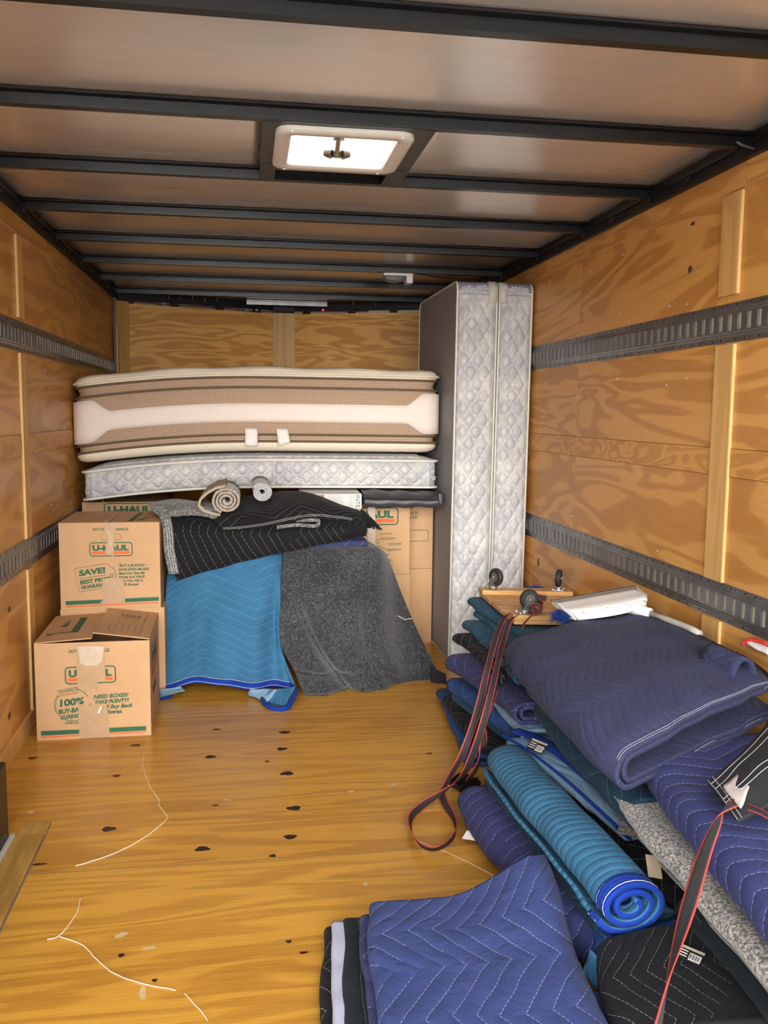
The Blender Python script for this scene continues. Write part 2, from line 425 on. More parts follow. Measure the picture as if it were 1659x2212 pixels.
# pale scuffs and threads on the boards
STAIN = plain('pale_scuff', (0.60, 0.42, 0.22), 0.6); THREAD = plain('white_thread', (0.86, 0.76, 0.60), 0.8)
def scuff(px, py, a, b, seed):
    p = at(px, py, 2, 0); s_ = (p-CAM).length/FPX; m = MB(); pts = []
    for i in range(14):
        t = 2*math.pi*i/14; rr = 1+0.3*math.sin(2*t+seed)+0.2*math.sin(5*t+seed*2)
        pts.append((p.x+a*s_*rr*math.cos(t), p.y+b*s_*1.8*rr*math.sin(t), 0.0004))
    m.poly(pts); m.build('scuff_mark', STAIN, fl, fix=False)
for i, q in enumerate(((262, 2020, 11, 5), (322, 2048, 10, 4), (308, 2145, 5, 14), (490, 1728, 8, 3), (65, 1755, 9, 3), (758, 1710, 8, 3), (850, 1695, 8, 4), (790, 1910, 4, 5))): scuff(*q, i)
def thread(pts, label, r=0.0011):
    q = [at(a, b, 2, 0.0016) for a, b in pts]; n = len(q)*5
    c = [Vector(cr([tuple(p) for p in q], i/n)) for i in range(n+1)]
    for i, p in enumerate(c): d = nz(p, 40, 2)*0.0025; p.x += d.x; p.y += d.y
    o = MB().tube(c, r, 5).build('thread', THREAD); tag(o, label, 'thread', 'loose threads on the floor'); return o
thread([(312, 1625), (309, 1655), (325, 1700), (343, 1727), (342, 1738), (358, 1758), (358, 1772), (310, 1810), (250, 1842), (163, 1871)], 'long crooked white thread on the floor near the boxes')
thread([(173, 1942), (164, 1974), (130, 2020), (102, 2029)], 'short hooked white thread on the near left floor')
thread([(130, 2023), (180, 2042), (205, 2068), (248, 2103), (300, 2122), (380, 2139)], 'curved white thread running toward the near floor edge')
thread([(398, 2147), (430, 2180), (448, 2205)], 'short white thread at the bottom of the floor', 0.0009)
thread([(900, 1815), (985, 1850), (1060, 1888), (1125, 1920)], 'fine white thread stretched toward the navy blankets', 0.0007)
# ---- board beside the wheel well
t1 = struct('trim_1')
MB().box(0.163, 0.247, YR, 2.617, 0.0, 0.006, bevel=0.002).build('floor_board', TRIMW, t1)
MB().box(0.168, 0.250, 2.620, 2.70, 0.0, 0.004, bevel=0.0015).build('floor_board', TRIMW, t1)
MB().box(0.2475, 0.2515, YR, 2.70, 0.0, 0.0012).build('joint', SEAMD, t1)
MB().box(0.150, 0.165, YR, 2.617, 0.0, 0.012, bevel=0.004).build('caulk_line', plain('grey_caulk', (0.52, 0.48, 0.40), 0.8), t1)
wwell = MB().box(0.004, 0.150, YR+0.1, 2.61, 0.001, 0.236, bevel=0.006).build('wheel_well', BLACKST); tag(wwell, 'black steel wheel well box against the left plywood wall', 'wheel well')
# ---- side walls
def sidewall(name, x, sgn, joints, battens):
    wl = struct(name); T = 0.018
    def slab(nm, y0, y1, z0, z1, proud, mat):
        a, b = (x-sgn*T, x+sgn*proud); MB().box(min(a, b), max(a, b), y0, y1, z0, z1).build(nm, mat, wl)
    ys = [YR]+joints+[YN+0.02]
    for a, b in zip(ys[:-1], ys[1:]):
        slab('plywood_panel', a+0.001, b-0.001, 0.0, 1.070, 0.0, WALLW)
        slab('plywood_band', a+0.001, b-0.001, 1.0715, 1.1535, 0.003, BANDW)
        slab('plywood_panel', a+0.001, b-0.001, 1.155, 1.903, 0.0, WALLW)
    for a, b in ((YR, 2.42), (2.422, 3.64), (3.642, 4.86), (4.862, YN)): slab('top_strip', a, b, 1.905, 1.972, 0.004, WALLW)
    c, d = x-sgn*T, x-sgn*(T+0.03); MB().box(min(c, d), max(c, d), YR, YN, -0.1, 2.1).build('outer_skin', plain(name+'_skin', (0.55, 0.55, 0.55), 0.5), wl)
    slab('raw_lip', YR, YN, 1.9032, 1.9048, 0.005, EDGEW)
    for y0, y1 in battens:
        for z0, z1 in ((0.02, 0.632), (0.752, 1.460), (1.592 if sgn > 0 else 1.604, 1.895)):
            a, b = x, x+sgn*0.010; MB().box(min(a, b), max(a, b), y0, y1, z0, z1, bevel=0.0012).build('batten', BATTW, wl)
            a, b = x+sgn*0.0005, x+sgn*0.0095; MB().box(min(a, b), max(a, b), y0-0.0035, y0-0.0002, z0, z1).build('batten_edge', EDGEW, wl)
    return wl
wl = sidewall('wall_left', 0.0, 1, [2.42, 3.60, 4.86], [(2.40, 2.47), (3.555, 3.635)])
wr = sidewall('wall_right', W, -1, [2.49, 3.68, 4.86], [(2.435, 2.535)])
# screw heads in the plywood
def screws(par, x, sgn, pts):
    me = None
    for px, py in pts:
        p = at(px, py, 0, x); m = MB().cyl((0, 0, 0), (1, 0, 0), 0.0042, 0.003, 8)
        if me is None: o = m.build('screw', SCREW, par); me = o.data
        else: m.bm.free(); o = link(bpy.data.objects.new('screw', me), par)
        o.location = (x+sgn*0.001, p.y, p.z)
screws(wr, W, -1, [(1182, 724), (1340, 678), (1446, 661), (1483, 657), (1178, 829), (1247, 857), (1334, 818), (1440, 832), (1483, 817), (1168, 1102), (1235, 1115), (1420, 1190), (1345, 550), (1188, 608), (1275, 588)])
screws(wl, 0, 1, [(86, 565), (131, 612), (167, 642), (90, 667), (135, 702), (97, 800), (177, 728), (56, 758), (110, 1090), (152, 1088)])
# sapwood knots on the walls
for px, py, x, a, b in ((1491, 582, W, 4, 8), (1163, 1215, W, 3, 9), (20, 1316, 0, 5, 6), (20, 1546, 0, 5, 8), (1497, 483, W, 4, 4)):
    p = at(px, py, 0, x); s_ = (p-CAM).length/FPX; pts = []
    for i in range(12):
        t = 2*math.pi*i/12; rr = 1+0.10*math.sin(2*t+px); pts.append((x+(0.0006 if x == 0 else -0.0006), p.y+a*s_*2.0*rr*math.cos(t), p.z+b*s_*rr*math.sin(t)))
    MB().poly(pts).build('knot', WKNOT, wl if x == 0 else wr, fix=False)
# baseboard at the left
bb = MB().box(0.0005, 0.012, 2.62, YN, 0.0, 0.075, bevel=0.002).build('baseboard_left', BATTW); tag(bb, kind='structure')
# ---- logistics tracks with real slots
def track_mesh(y0, y1, z0, sgn, x):
    m = MB(); D = 0.0085; Hh = 0.115
    prof = [(0.0, 0.0), (0.0, 0.0015), (0.016, 0.0015), (0.021, 0.005), (0.025, 0.005), (0.030, D), (0.085, D), (0.090, 0.005), (0.094, 0.005), (0.099, 0.0015), (Hh, 0.0015), (Hh, 0.0)]
    X = lambda d: x+sgn*(d+0.0006)
    for (za, da), (zb, db) in zip(prof[:-1], prof[1:]):
        if abs(za-0.030) < 1e-6:
            ys = [y0]; y = math.ceil(y0/0.0508)*0.0508+0.012; slots = []
            while y+0.03 < y1:
                slots.append((y, y+0.021)); y += 0.0508
            for a, b in slots: ys += [a, b]
            ys.append(y1); zs = [za, za+0.0035, zb-0.0035, zb]
            for i in range(len(ys)-1):
                for j in range(3):
                    if i % 2 == 1 and j == 1: continue
                    m.bm.faces.new([m.bm.verts.new((X(D), yy, z0+zz)) for yy, zz in ((ys[i], zs[j]), (ys[i+1], zs[j]), (ys[i+1], zs[j+1]), (ys[i], zs[j+1]))])
            for a, b in slots:
                q = [(a, zs[1]), (b, zs[1]), (b, zs[2]), (a, zs[2])]
                for i in range(4):
                    (ya, z_a), (yb, z_b) = q[i], q[(i+1) % 4]
                    m.bm.faces.new([m.bm.verts.new(v) for v in ((X(D), ya, z0+z_a), (X(D), yb, z0+z_b), (X(D-0.004), yb, z0+z_b), (X(D-0.004), ya, z0+z_a))])
        else:
            m.bm.faces.new([m.bm.verts.new(v) for v in ((X(da), y0, z0+za), (X(da), y1, z0+za), (X(db), y1, z0+zb), (X(db), y0, z0+zb))])
    for yy in (y0, y1): m.bm.faces.new([m.bm.verts.new((X(d), yy, z0+z)) for z, d in prof])
    return m
SLOTW = plain('pale_slot_strip', (0.60, 0.52, 0.40), 0.6)  # pale strip added behind the track slots, brightness put into its colour
def track(x, sgn, z0, split, label):
    t = thing('logistics_track', label, 'rail', (x, YR, z0), 0, 'slotted steel tracks on the walls')
    for a, b in ((YR+0.02, split-0.002), (split+0.002, YN-0.02)):
        o = track_mesh(a, b, z0, sgn, x).build('rail_section', STEEL, t, fix=False); o.matrix_parent_inverse = Matrix.Translation((-x, -YR, -z0))
        q0, q1 = sorted((x+sgn*0.0004, x+sgn*0.0020)); sl = MB().box(q0, q1, a, b, z0+0.028, z0+0.087).build('pale_slot_strip', SLOTW, t); sl.matrix_parent_inverse = Matrix.Translation((-x, -YR, -z0))
        m = MB(); y = a+0.03; i = 0
        while y < b-0.02:
            for zz in (0.008, 0.107): m.cyl((x+sgn*0.0024, y, z0+zz), (1, 0, 0), 0.0034 if i % 3 else 0.0018, 0.0012, 6)
            y += 0.0508 if i % 3 else 0.0254; i += 1
        h = m.build('mounting_hole', HOLE, t); h['kind'] = 'stuff'; h.matrix_parent_inverse = Matrix.Translation((-x, -YR, -z0))
track(0.0, 1, 1.466, 3.78, 'upper slotted steel track on the left plywood wall')
track(0.0, 1, 0.636, 3.72, 'lower slotted steel track on the left wall beside the boxes')
track(W, -1, 1.466, 4.6, 'upper slotted steel track on the right plywood wall')
track(W, -1, 0.636, 3.93, 'lower slotted steel track on the right wall above the blanket heap')
# ---- ceiling: sheet bays between roof bows
ce = struct('ceiling'); BY = [1.17+0.02, 1.80, 2.405, 3.01, 3.615, 4.22, 4.825, 5.43, 6.035]
VX0, VX1 = 0.905, 1.335
def bay(x0, x1, y0, y1, seed):
    P = []
    nx, ny = max(3, int((x1-x0)/0.05)), 12
    for i in range(nx+1):
        row = []
        for j in range(ny+1):
            x, y = x0+(x1-x0)*i/nx, y0+(y1-y0)*j/ny; v = j/ny
            e = math.sin(math.pi*v)*sm((x-0.02)/0.3)*sm((W-0.02-x)/0.3)
            z = ZC-0.010*e*(0.6+0.9*noise.noise(Vector((x*1.3, y*0.9, seed))))
            row.append((x, y, z))
        P.append(row)
    m = MB(); m.grid(P); o = m.build('roof_panel', ROOF, ce, smooth=True, fix=False)
    md = o.modifiers.new('solidify', 'SOLIDIFY'); md.thickness = 0.004; md.offset = 1
for i in range(len(BY)-1):
    if i == 2:
        bay(0.0, VX0, BY[i], BY[i+1], i); bay(VX1, W, BY[i], BY[i+1], i+0.5)
        bay(VX0, VX1, 2.84, BY[i+1], 3.3)
    else: bay(0.0, W, BY[i], BY[i+1], i*1.7)
bow = None
for y in BY:
    m = MB(); prof = [(-0.036, 0.0), (-0.036, -0.006), (-0.017, -0.008), (-0.015, -0.034), (0.015, -0.034), (0.017, -0.008), (0.036, -0.006), (0.036, 0.0)]
    m.grid([[(x, p[0], p[1]) for p in prof] for x in (0.0, 0.6, 1.13, 1.7, W)])
    if bow is None: o = m.build('roof_bow', BLACKST, ce, fix=False); autosmooth(o, 30); bow = o.data
    else: m.bm.free(); o = link(bpy.data.objects.new('roof_bow', bow), ce)
    o.location = (0, y, ZC-0.003)
MB().box(-0.05, W+0.05, YR, 6.9, ZC+0.012, ZC+0.02).bm.free()
m = MB()
for x0, x1, y0, y1 in ((-0.05, VX0, YR, 6.9), (VX1, W+0.05, YR, 6.9), (VX0, VX1, YR, 2.405), (VX0, VX1, 2.85, 6.9)): m.box(x0, x1, y0, y1, ZC+0.03, ZC+0.05)
m.build('outer_roof', plain('roof_skin', (0.7, 0.7, 0.7), 0.4), ce)
# top rails where roof and walls meet
for sgn, x, nm in ((1, 0.0, 'trim_2'), (-1, W, 'trim_3')):
    tr = struct(nm)
    def seg(nm2, d0, d1, z0, z1, y0=YR, y1=YN, mt=BLACKDK):
        a, b = x+sgn*d0, x+sgn*d1; return MB().box(min(a, b), max(a, b), y0, y1, z0, z1).build(nm2, mt, tr)
    seg('top_rail', -0.03, 0.022, 1.9725, ZC); seg('rail_lip', 0.0, 0.034, 2.000, 2.008, mt=BLACKST)
    y = 1.5
    k = 0
    while y < 5.9:
        seg('rail_clip', 0.022, 0.030, 1.985, 2.0, y, y+0.04, BLACKDK if k % 4 else SCREW if False else BLACKST); y += 0.3; k += 1
# cable along the right top rail and rear bow
WIRE = plain('wire_black', (0.012, 0.012, 0.012), 0.5)
cb = MB().tube([at(1080, 607, 2, 1.99), at(1000, 603, 2, 1.995), at(940, 598, 2, 1.995), at(893, 590, 2, 1.998)], 0.003, 6).build('light_cable', WIRE); tag(cb, 'thin black cable running from the dome light to the wall', 'cable')
cb = MB().tube([at(1659, 320, 2, 1.99), at(1630, 322, 2, 1.985), at(1600, 312, 2, 1.99), at(1592, 306, 2, 1.998)], 0.003, 6).build('loose_wire', plain('wire_grey', (0.10, 0.08, 0.06), 0.5)); tag(cb, 'loose grey wire at the end of a near roof bow', 'cable')
# ---- V nose
NZ = 1.944
wb = struct('wall_back'); A, B, C_, D_ = Vector((0.02, 6.10)), Vector((1.05, 6.50)), Vector((1.20, 6.50)), Vector((W-0.02, 6.08))
def nosepanel(nm, p, q, z0, z1, mat, th=0.015, out=0.0):
    d = (q-p).normalized(); n = Vector((d.y, -d.x))
    m = MB(); a, b = p+n*out, q+n*out
    for z in ((z0, z1),):
        vs = [(a.x, a.y, z[0]), (b.x, b.y, z[0]), (b.x-n.x*th, b.y-n.y*th, z[0]), (a.x-n.x*th, a.y-n.y*th, z[0])]
        m.poly(vs, z[1]-z[0], (0, 0, 1))
    return m.build(nm, mat, wb)
dl = (B-A).normalized()
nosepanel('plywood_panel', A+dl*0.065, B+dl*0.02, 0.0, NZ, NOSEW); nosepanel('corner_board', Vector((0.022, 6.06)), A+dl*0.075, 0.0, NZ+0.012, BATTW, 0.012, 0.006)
nosepanel('corner_board', Vector((0.02, 6.045)), A+dl*0.01, 0.0, 1.80, BATTW, 0.010, 0.012)
nosepanel('centre_board', B+Vector((-0.002, -0.012)), C_+Vector((0.002, -0.012)), 0.0, NZ+0.004, BATTW, 0.012)
dr = (D_-C_).normalized()
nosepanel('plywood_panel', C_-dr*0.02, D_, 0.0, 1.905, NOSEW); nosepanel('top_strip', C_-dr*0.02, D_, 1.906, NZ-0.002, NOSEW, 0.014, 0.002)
SKIN = plain('white_outer_skin', (0.70, 0.62, 0.50), 0.5)
nosepanel('outer_skin', A+Vector((-0.05, 0.10)), B+Vector((0.03, 0.10)), 0.0, 2.1, SKIN); nosepanel('outer_skin', C_+Vector((-0.03, 0.10)), D_+Vector((0.05, 0.10)), 0.0, 2.1, SKIN)
for x0, x1 in ((-0.06, -0.017), (W+0.017, W+0.06)): MB().box(x0, x1, 6.0, 6.75, -0.1, 2.1).build('outer_skin', SKIN, wb)
nosepanel('outer_skin', B+Vector((-0.02, 0.10)), C_+Vector((0.02, 0.10)), 0.0, 2.1, SKIN)
nosepanel('top_beam', A+Vector((0, 0.03)), B+Vector((0, 0.03)), 1.972, 2.03, BLACKDK, 0.03); nosepanel('top_beam', C_+Vector((0, 0.03)), D_+Vector((0, 0.03)), 1.968, 2.03, BLACKDK, 0.03)
nosepanel('top_beam', B+Vector((0, 0.02)), C_+Vector((0, 0.02)), 1.93, 2.03, BLACKDK, 0.03)
for t in (0.06, 0.34, 0.63, 0.88): p = A+(B-A)*t; nosepanel('stud', p, p+dl*0.045, 1.90, 1.99, BLACKDK, 0.04, -0.02)
for t in (0.05, 0.35, 0.62, 0.88): p = C_+(D_-C_)*t; nosepanel('stud', p, p+dr*0.045, 1.90, 1.99, BLACKDK, 0.04, -0.02)
m = MB(); m.poly([(0.0, 6.03, ZC-0.012), (W, 6.03, ZC-0.012), (W, 6.2, ZC-0.012), (1.13, 6.7, ZC-0.012), (0.0, 6.2, ZC-0.012)], 0.004, (0, 0, 1)); m.build('nose_roof', ROOF, wb)
MB().box(0.86, 1.42, 6.34, 6.37, 1.985, 2.02).build('cross_plate', STEEL, wb)
k = 0
for p in ((0.35, 6.20), (0.42, 6.22), (0.5, 6.25), (0.58, 6.28), (0.66, 6.31), (0.9, 6.40), (1.35, 6.42), (1.42, 6.40), (1.6, 6.33), (1.75, 6.27)): MB().cyl((p[0], p[1]-0.03, 1.995+0.008*(k % 3)), (0, 0, 1), 0.003, 0.03, 6).build('bolt', BRIGHT, wb); k += 1
MB().tube([(0.03, 6.05, 1.957), (0.3, 6.16, 1.95), (0.7, 6.33, 1.955), (0.95, 6.42, 1.948), (1.3, 6.43, 1.96), (1.7, 6.27, 1.953)], 0.004, 6).build('wiring', plain('wire_red', (0.10, 0.02, 0.015), 0.5), wb)
for p in ((0.32, 6.165), (0.86, 6.385), (0.93, 6.40)): MB().box(p[0]-0.012, p[0]+0.012, p[1]-0.02, p[1], 1.945, 1.960, bevel=0.003).build('wire_connector', plain('connector_blue', (0.10, 0.28, 0.5), 0.5), wb)
MB().cyl((1.395, 6.38, 1.965), (0, 1, 0), 0.006, 0.01, 10).build('indicator_lamp', (lambda k: (setattr(k.b.inputs['Emission Strength'], 'default_value', 3.0), setattr(k.b.inputs['Emission Color'], 'default_value', (1, 0.02, 0.02, 1)), k.done((0.5, 0.01, 0.01), 0.4))[-1])(N('red_led')), wb)
for px, py in ((478, 699), (561, 706), (585, 711), (380, 688), (380, 762), (566, 782)):
    p = at(px, py, 1, 6.3); q = A+(B-A)*((p.x-A.x)/(B.x-A.x)); p = at(px, py, 1, q.y); MB().cyl((p.x, p.y-0.002, p.z), (dl.y, -dl.x, 0), 0.006, 0.004, 8).build('screw', SCREW, wb)
# ---- roof vent
FZ = 1.992
v = thing('roof_vent', 'lit square roof vent with cream flange and crank handle', 'vent', (1.115, 2.61, FZ))
def vl(o): o.matrix_parent_inverse = Matrix.Translation((-1.115, -2.61, -FZ)); return o
for nm, a in (('frame_bar', (VX0-0.012, VX0+0.036, 2.41, 3.0)), ('frame_bar', (VX1-0.046, VX1+0.016, 2.41, 3.0))): vl(MB().box(a[0], a[1], a[2], a[3], FZ+0.004, ZC+0.01).build(nm, BLACKST, v))
vl(MB().box(VX0, VX1, 2.80, 2.865, FZ+0.002, ZC+0.02).build('frame_bar', BLACKST, v)); vl(MB().box(VX0, VX1, 2.40, 2.44, FZ+0.005, ZC+0.02).build('frame_bar', BLACKST, v))
fx0, fx1, fy0, fy1 = 0.928, 1.302, 2.425, 2.812
def ring(nm, lo, loops, mat):
    m = MB(); L = []
    for (ins, z, r) in loops: L.append([(x, y, z) for x, y in rrect(fx0+ins, fx1-ins, fy0+ins, fy1-ins, r, 6)])
    nv = len(L[0])
    m.grid([[L[j][i] for j in range(len(L))] for i in range(nv)], closed_u=True)
    return autosmooth(vl(m.build(nm, mat, v)), 40)
ring('flange', 0, [(0.0, FZ+0.004, 0.045), (0.0, FZ-0.006, 0.045), (0.006, FZ-0.011, 0.042), (0.036, FZ-0.011, 0.022), (0.042, FZ-0.006, 0.02), (0.042, FZ+0.004, 0.02)], CREAM)
ring('throat', 0, [(0.042, FZ-0.002, 0.02), (0.046, FZ+0.085, 0.02)], WHITEP)
pane = N('translucent_lid'); pane.t.nodes.remove(pane.b)
tr_ = pane.n('ShaderNodeBsdfTranslucent'); tr_.inputs[0].default_value = (0.95, 0.93, 0.88, 1)
df = pane.n('ShaderNodeBsdfDiffuse'); df.inputs[0].default_value = (0.8, 0.8, 0.78, 1); mxs = pane.n('ShaderNodeMixShader'); mxs.inputs[0].default_value = 0.15
pane.l(tr_.outputs[0], mxs.inputs[1]); pane.l(df.outputs[0], mxs.inputs[2]); pane.l(mxs.outputs[0], pane.t.nodes['Material Output'].inputs[0])
m = MB(); m.poly([(fx0+0.03, fy0+0.03, FZ+0.088), (fx1-0.03, fy0+0.03, FZ+0.088), (fx1-0.03, fy1-0.03, FZ+0.088), (fx0+0.03, fy1-0.03, FZ+0.088)]); vl(m.build('lid', pane.m, v, fix=False))
vl(MB().box(1.096, 1.128, 2.47, 2.63, FZ+0.03, FZ+0.036, bevel=0.002).build('crank_bracket', BRIGHT, v))
vl(MB().box(fx0+0.05, fx1-0.05, 2.60, 2.608, FZ+0.076, FZ+0.084).build('lid_rib', CREAM, v)); vl(MB().tube([(1.112, 2.63, FZ+0.034), (1.112, 2.665, FZ+0.012)], 0.007, 10).build('crank_shaft', BRIGHT, v))
kb = vl(MB().cyl((1.112, 2.672, FZ+0.006), (0, 0.5, -1), 0.014, 0.018, 14).build('crank_knob', plain('bronze_knob', (0.16, 0.12, 0.075), 0.35, 0.3), v))
for s_ in (-1, 1): MB().cyl((1.112+s_*0.026, 2.672, FZ+0.005), (s_, 0.35, 0.2), 0.013, 0.022, 12, 0.008).build('wing', kb.data.materials[0], kb)
for a, b in ((0.97, 2.432), (1.265, 2.435), (0.965, 2.797), (1.25, 2.797)): vl(MB().cyl((a, b, FZ-0.011), (0, 0, 1), 0.0045, 0.004, 8).build('screw', WHITEP, v))
# ---- dome light
dm = thing('dome_light', 'small clear dome light in a white housing under a far roof bow', 'lamp', (1.66, 4.86, 1.985))
MB().box(-0.075, 0.085, -0.045, 0.045, -0.002, 0.012, bevel=0.003).build('base_plate', WHITEP, dm)
MB().box(0.05, 0.085, -0.045, 0.045, -0.040, -0.001, bevel=0.004).build('switch_housing', WHITEP, dm)
P = []
for i in range(9):
    a = math.pi*i/8; P.append([(-0.07+0.118*j/8, -0.035*math.cos(a), -0.003-0.033*math.sin(a)*math.sin(math.pi*min(1, 0.15+0.75*j/8))**0.6) for j in range(9)])
lens = N('clear_lens'); lens.b.inputs['Transmission Weight'].default_value = 0.85; lens.done((0.85, 0.83, 0.80), 0.12)
m = MB(); m.grid(P); m.build('lens', lens.m, dm, smooth=True, sol=0.002)
MB().cyl((0.02, 0, -0.012), (1, 0, 0), 0.006, 0.03, 10).build('bulb', BRIGHT, dm)
# ================================================================== MATTRESSES AND BOX SPRINGS
MX0, MX1, MY0, MY1 = 0.012, 1.842, 4.50, 5.86
def zoff(x):
    t = (x-MX0)/(MX1-MX0)
    return -0.070*((0.5-t)/0.5)**2 if t < 0.5 else -0.006*((t-0.5)/0.5)**2
MESHF = gridfab('brown_mesh_fabric', (0.36, 0.235, 0.15), (0.58, 0.42, 0.30), 95.0)
CREAMF = plain('cream_knit', (0.80, 0.70, 0.55), 0.85, 0, 0.03, 0.2, 60)
WHITEF = plain('white_band_fabric', (0.86, 0.74, 0.66), 0.75, 0, 0.02, 0.2, 40)
PIPEB = plain('brown_piping', (0.14, 0.095, 0.05), 0.7)
PIPEW = plain('ivory_piping', (0.78, 0.75, 0.67), 0.7)
def slab(nm, mat, par, prof, x0, x1, y0, y1, r=0.09, zf=zoff, step=0.05, cap=False, disp=None):
    """stacked outline loops: prof = [(inset, z)]; closed top and bottom by shrinking loops"""
    base = dense(rrect(x0, x1, y0, y1, r, 6), step); m = MB(); cx, cy = (x0+x1)/2, (y0+y1)/2
    L = [0.0]
    for i in range(len(base)): L.append(L[-1]+(Vector(base[(i+1) % len(base)])-Vector(base[i])).length)
    G = []
    for x, y in base:
        col = []
        for ins, z in prof:
            sx = (x1-x0-2*ins)/(x1-x0); sy = (y1-y0-2*ins)/(y1-y0)
            p = Vector((cx+(x-cx)*sx, cy+(y-cy)*sy, z)); p.z += zf(p.x)
            if disp: p += disp(p, Vector((x, y)))
            col.append(p)
        G.append(col)
    V = m.grid(G, lambda i, j: (L[i], prof[j][1]), closed_u=True)
    if cap:
        for j, zz in ((0, prof[0][1]), (-1, prof[-1][1])):
            ring = [c[j] for c in V]; n = len(ring)
            # fill across with x-strips so the cap follows the bow
            f = m.bm.faces.new(ring); bmesh.ops.triangulate(m.bm, faces=[f])
    return m.build(nm, mat, par, smooth=True)
def loop_tube(nm, mat, par, z, ins, rad, x0, x1, y0, y1, r=0.09, zf=zoff):
    b = dense(rrect(x0+ins, x1-ins, y0+ins, y1-ins, r, 6), 0.06)
    return MB().tube([(x, y, z+zf(x)) for x, y in b], rad, 6, closed=True).build(nm, mat, par, smooth=True)
mt = thing('pillow_top_mattress', 'thick cream and brown pillow-top mattress lying on the grey mattress', 'mattress')
def quiltbump(p, b): return Vector((0, 0, 0.004*math.sin(p.x*17+p.y*6)*math.sin(p.y*15)))
slab('bottom_pillow', CREAMF, mt, [(0.66, 1.0495), (0.4, 1.0495), (0.2, 1.0495), (0.10, 1.0495), (0.045, 1.050), (0.018, 1.062), (0.006, 1.082), (0.010, 1.098)], MX0, MX1, MY0, MY1)
loop_tube('piping', PIPEB, mt, 1.100, 0.004, 0.006, MX0, MX1, MY0, MY1)
slab('lower_gusset', MESHF, mt, [(0.012, 1.100), (0.020, 1.113), (0.016, 1.132)], MX0, MX1, MY0, MY1, cap=False)
loop_tube('piping', PIPEB, mt, 1.135, 0.004, 0.006, MX0, MX1, MY0, MY1)
slab('core', MESHF, mt, [(0.010, 1.135), (0.002, 1.17), (-0.002, 1.25), (0.002, 1.335), (0.012, 1.368)], MX0, MX1, MY0, MY1)
loop_tube('piping', PIPEB, mt, 1.369, 0.004, 0.006, MX0, MX1, MY0, MY1)
slab('upper_gusset', MESHF, mt, [(0.016, 1.372), (0.024, 1.39), (0.014, 1.416)], MX0, MX1, MY0, MY1, cap=False)
loop_tube('piping', PIPEB, mt, 1.419, 0.006, 0.006, MX0, MX1, MY0, MY1)
def topw(p, b):
    e = Vector((0, 0, 0)); d = p.y-MY0
    if d < 0.08: e.y = -0.003*abs(math.sin(p.x*9+math.sin(p.x*23)))
    e.z += 0.004*math.sin(p.x*14+2*math.sin(p.y*7)); return e
tp = slab('top_pillow', CREAMF, mt, [(0.010, 1.420), (0.004, 1.436), (0.010, 1.455), (0.030, 1.468), (0.07, 1.473), (0.16, 1.476), (0.30, 1.477), (0.5, 1.476), (0.67, 1.476)], MX0, MX1, MY0, MY1, disp=topw)
loop_tube('seam_roll', CREAMF, tp, 1.440, 0.001, 0.008, MX0, MX1, MY0, MY1)
# white band, flared to full height at the corners
lp = dense(rrect(MX0-0.004, MX1+0.004, MY0-0.004, MY1, 0.09, 8), 0.02); n0 = len(lp)
front = [p for p in lp if p[1] < MY0+0.20]; front = sorted(front, key=lambda p: math.atan2(p[0]-0.93, -(p[1]-5.6)))
G = []; UVx = []
for x, y in front:
    e = min(x-MX0, MX1-x); k = 1-sm((e-0.105)/0.085)if e > 0.105 else 1.0
    k = max(0.0, min(1.0, 1-(e-0.10)/0.075))
    lo = 1.198-(1.198-1.146)*k; hi = 1.290+(1.352-1.290)*k
    G.append([(x, y, lo+(hi-lo)*j/4+zoff(x)) for j in range(5)])
m = MB(); m.grid(G); m.build('white_band', WHITEF, mt, smooth=True, sol=0.003)
TAGW = plain('white_tag', (0.85, 0.80, 0.74), 0.6)
for px, tw, bend in ((543, 0.062, 0.0), (609, 0.058, 0.02)):
    x = at(px, 940, 1, MY0).x; zt = 1.165
    P = [[(x-tw/2+tw*i/4+bend*0.5*j/6, MY0-0.008-0.012*math.sin(j/6*1.6)-0.004*i*bend*20*(j/6), zt-0.088*j/6+(0.02*i/4*j/6 if bend else 0)) for j in range(7)] for i in range(5)]
    m = MB(); m.grid(P); m.build('care_tag', TAGW, mt, smooth=True, sol=0.0008)

def damask(name):
    k = N(name); n = k.noise(k.obj(), 9, 3, 0.6); f = k.noise(k.obj(), 60, 3)
    c = k.mix(k.ramp(n, [(0.40, 0.0), (0.66, 1.0)]), (0.45, 0.445, 0.46), (0.61, 0.59, 0.56))
    c = k.mix(k.math('MULTIPLY', k.ramp(f, [(0.5, 0), (0.62, 1)]), 0.25), c, (0.66, 0.65, 0.65))
    return k.done(c, 0.42, 0, k.bump(f, 0.12, 0.004), 0.4, 0.1)
DAM = damask('grey_damask'); FLOWER = plain('silver_embroidery', (0.66, 0.66, 0.70), 0.5); DAMD = plain('plain_grey_satin', (0.30, 0.30, 0.36), 0.4)
def dia(u, v, a=0.046, b=0.042, d=0.019):
    """quilted diamonds with wavy seams"""
    p = u/a; q = v/b
    s1 = p+q+0.10*math.sin(2*math.pi*(p-q)); s2 = p-q+0.10*math.sin(2*math.pi*(p+q))
    f1 = abs((s1*0.5) % 1-0.5)*2; f2 = abs((s2*0.5) % 1-0.5)*2
    return d*(1-max(f1, f2)**4)
tm = thing('thin_mattress', 'thin blue-grey quilted mattress under the pillow-top mattress', 'mattress')
TX0, TX1, TY0, TY1 = 0.045, 1.840, 4.505, 5.86
def zo2(x):
    return zoff(x)
def zlow(x): return zo2(x)
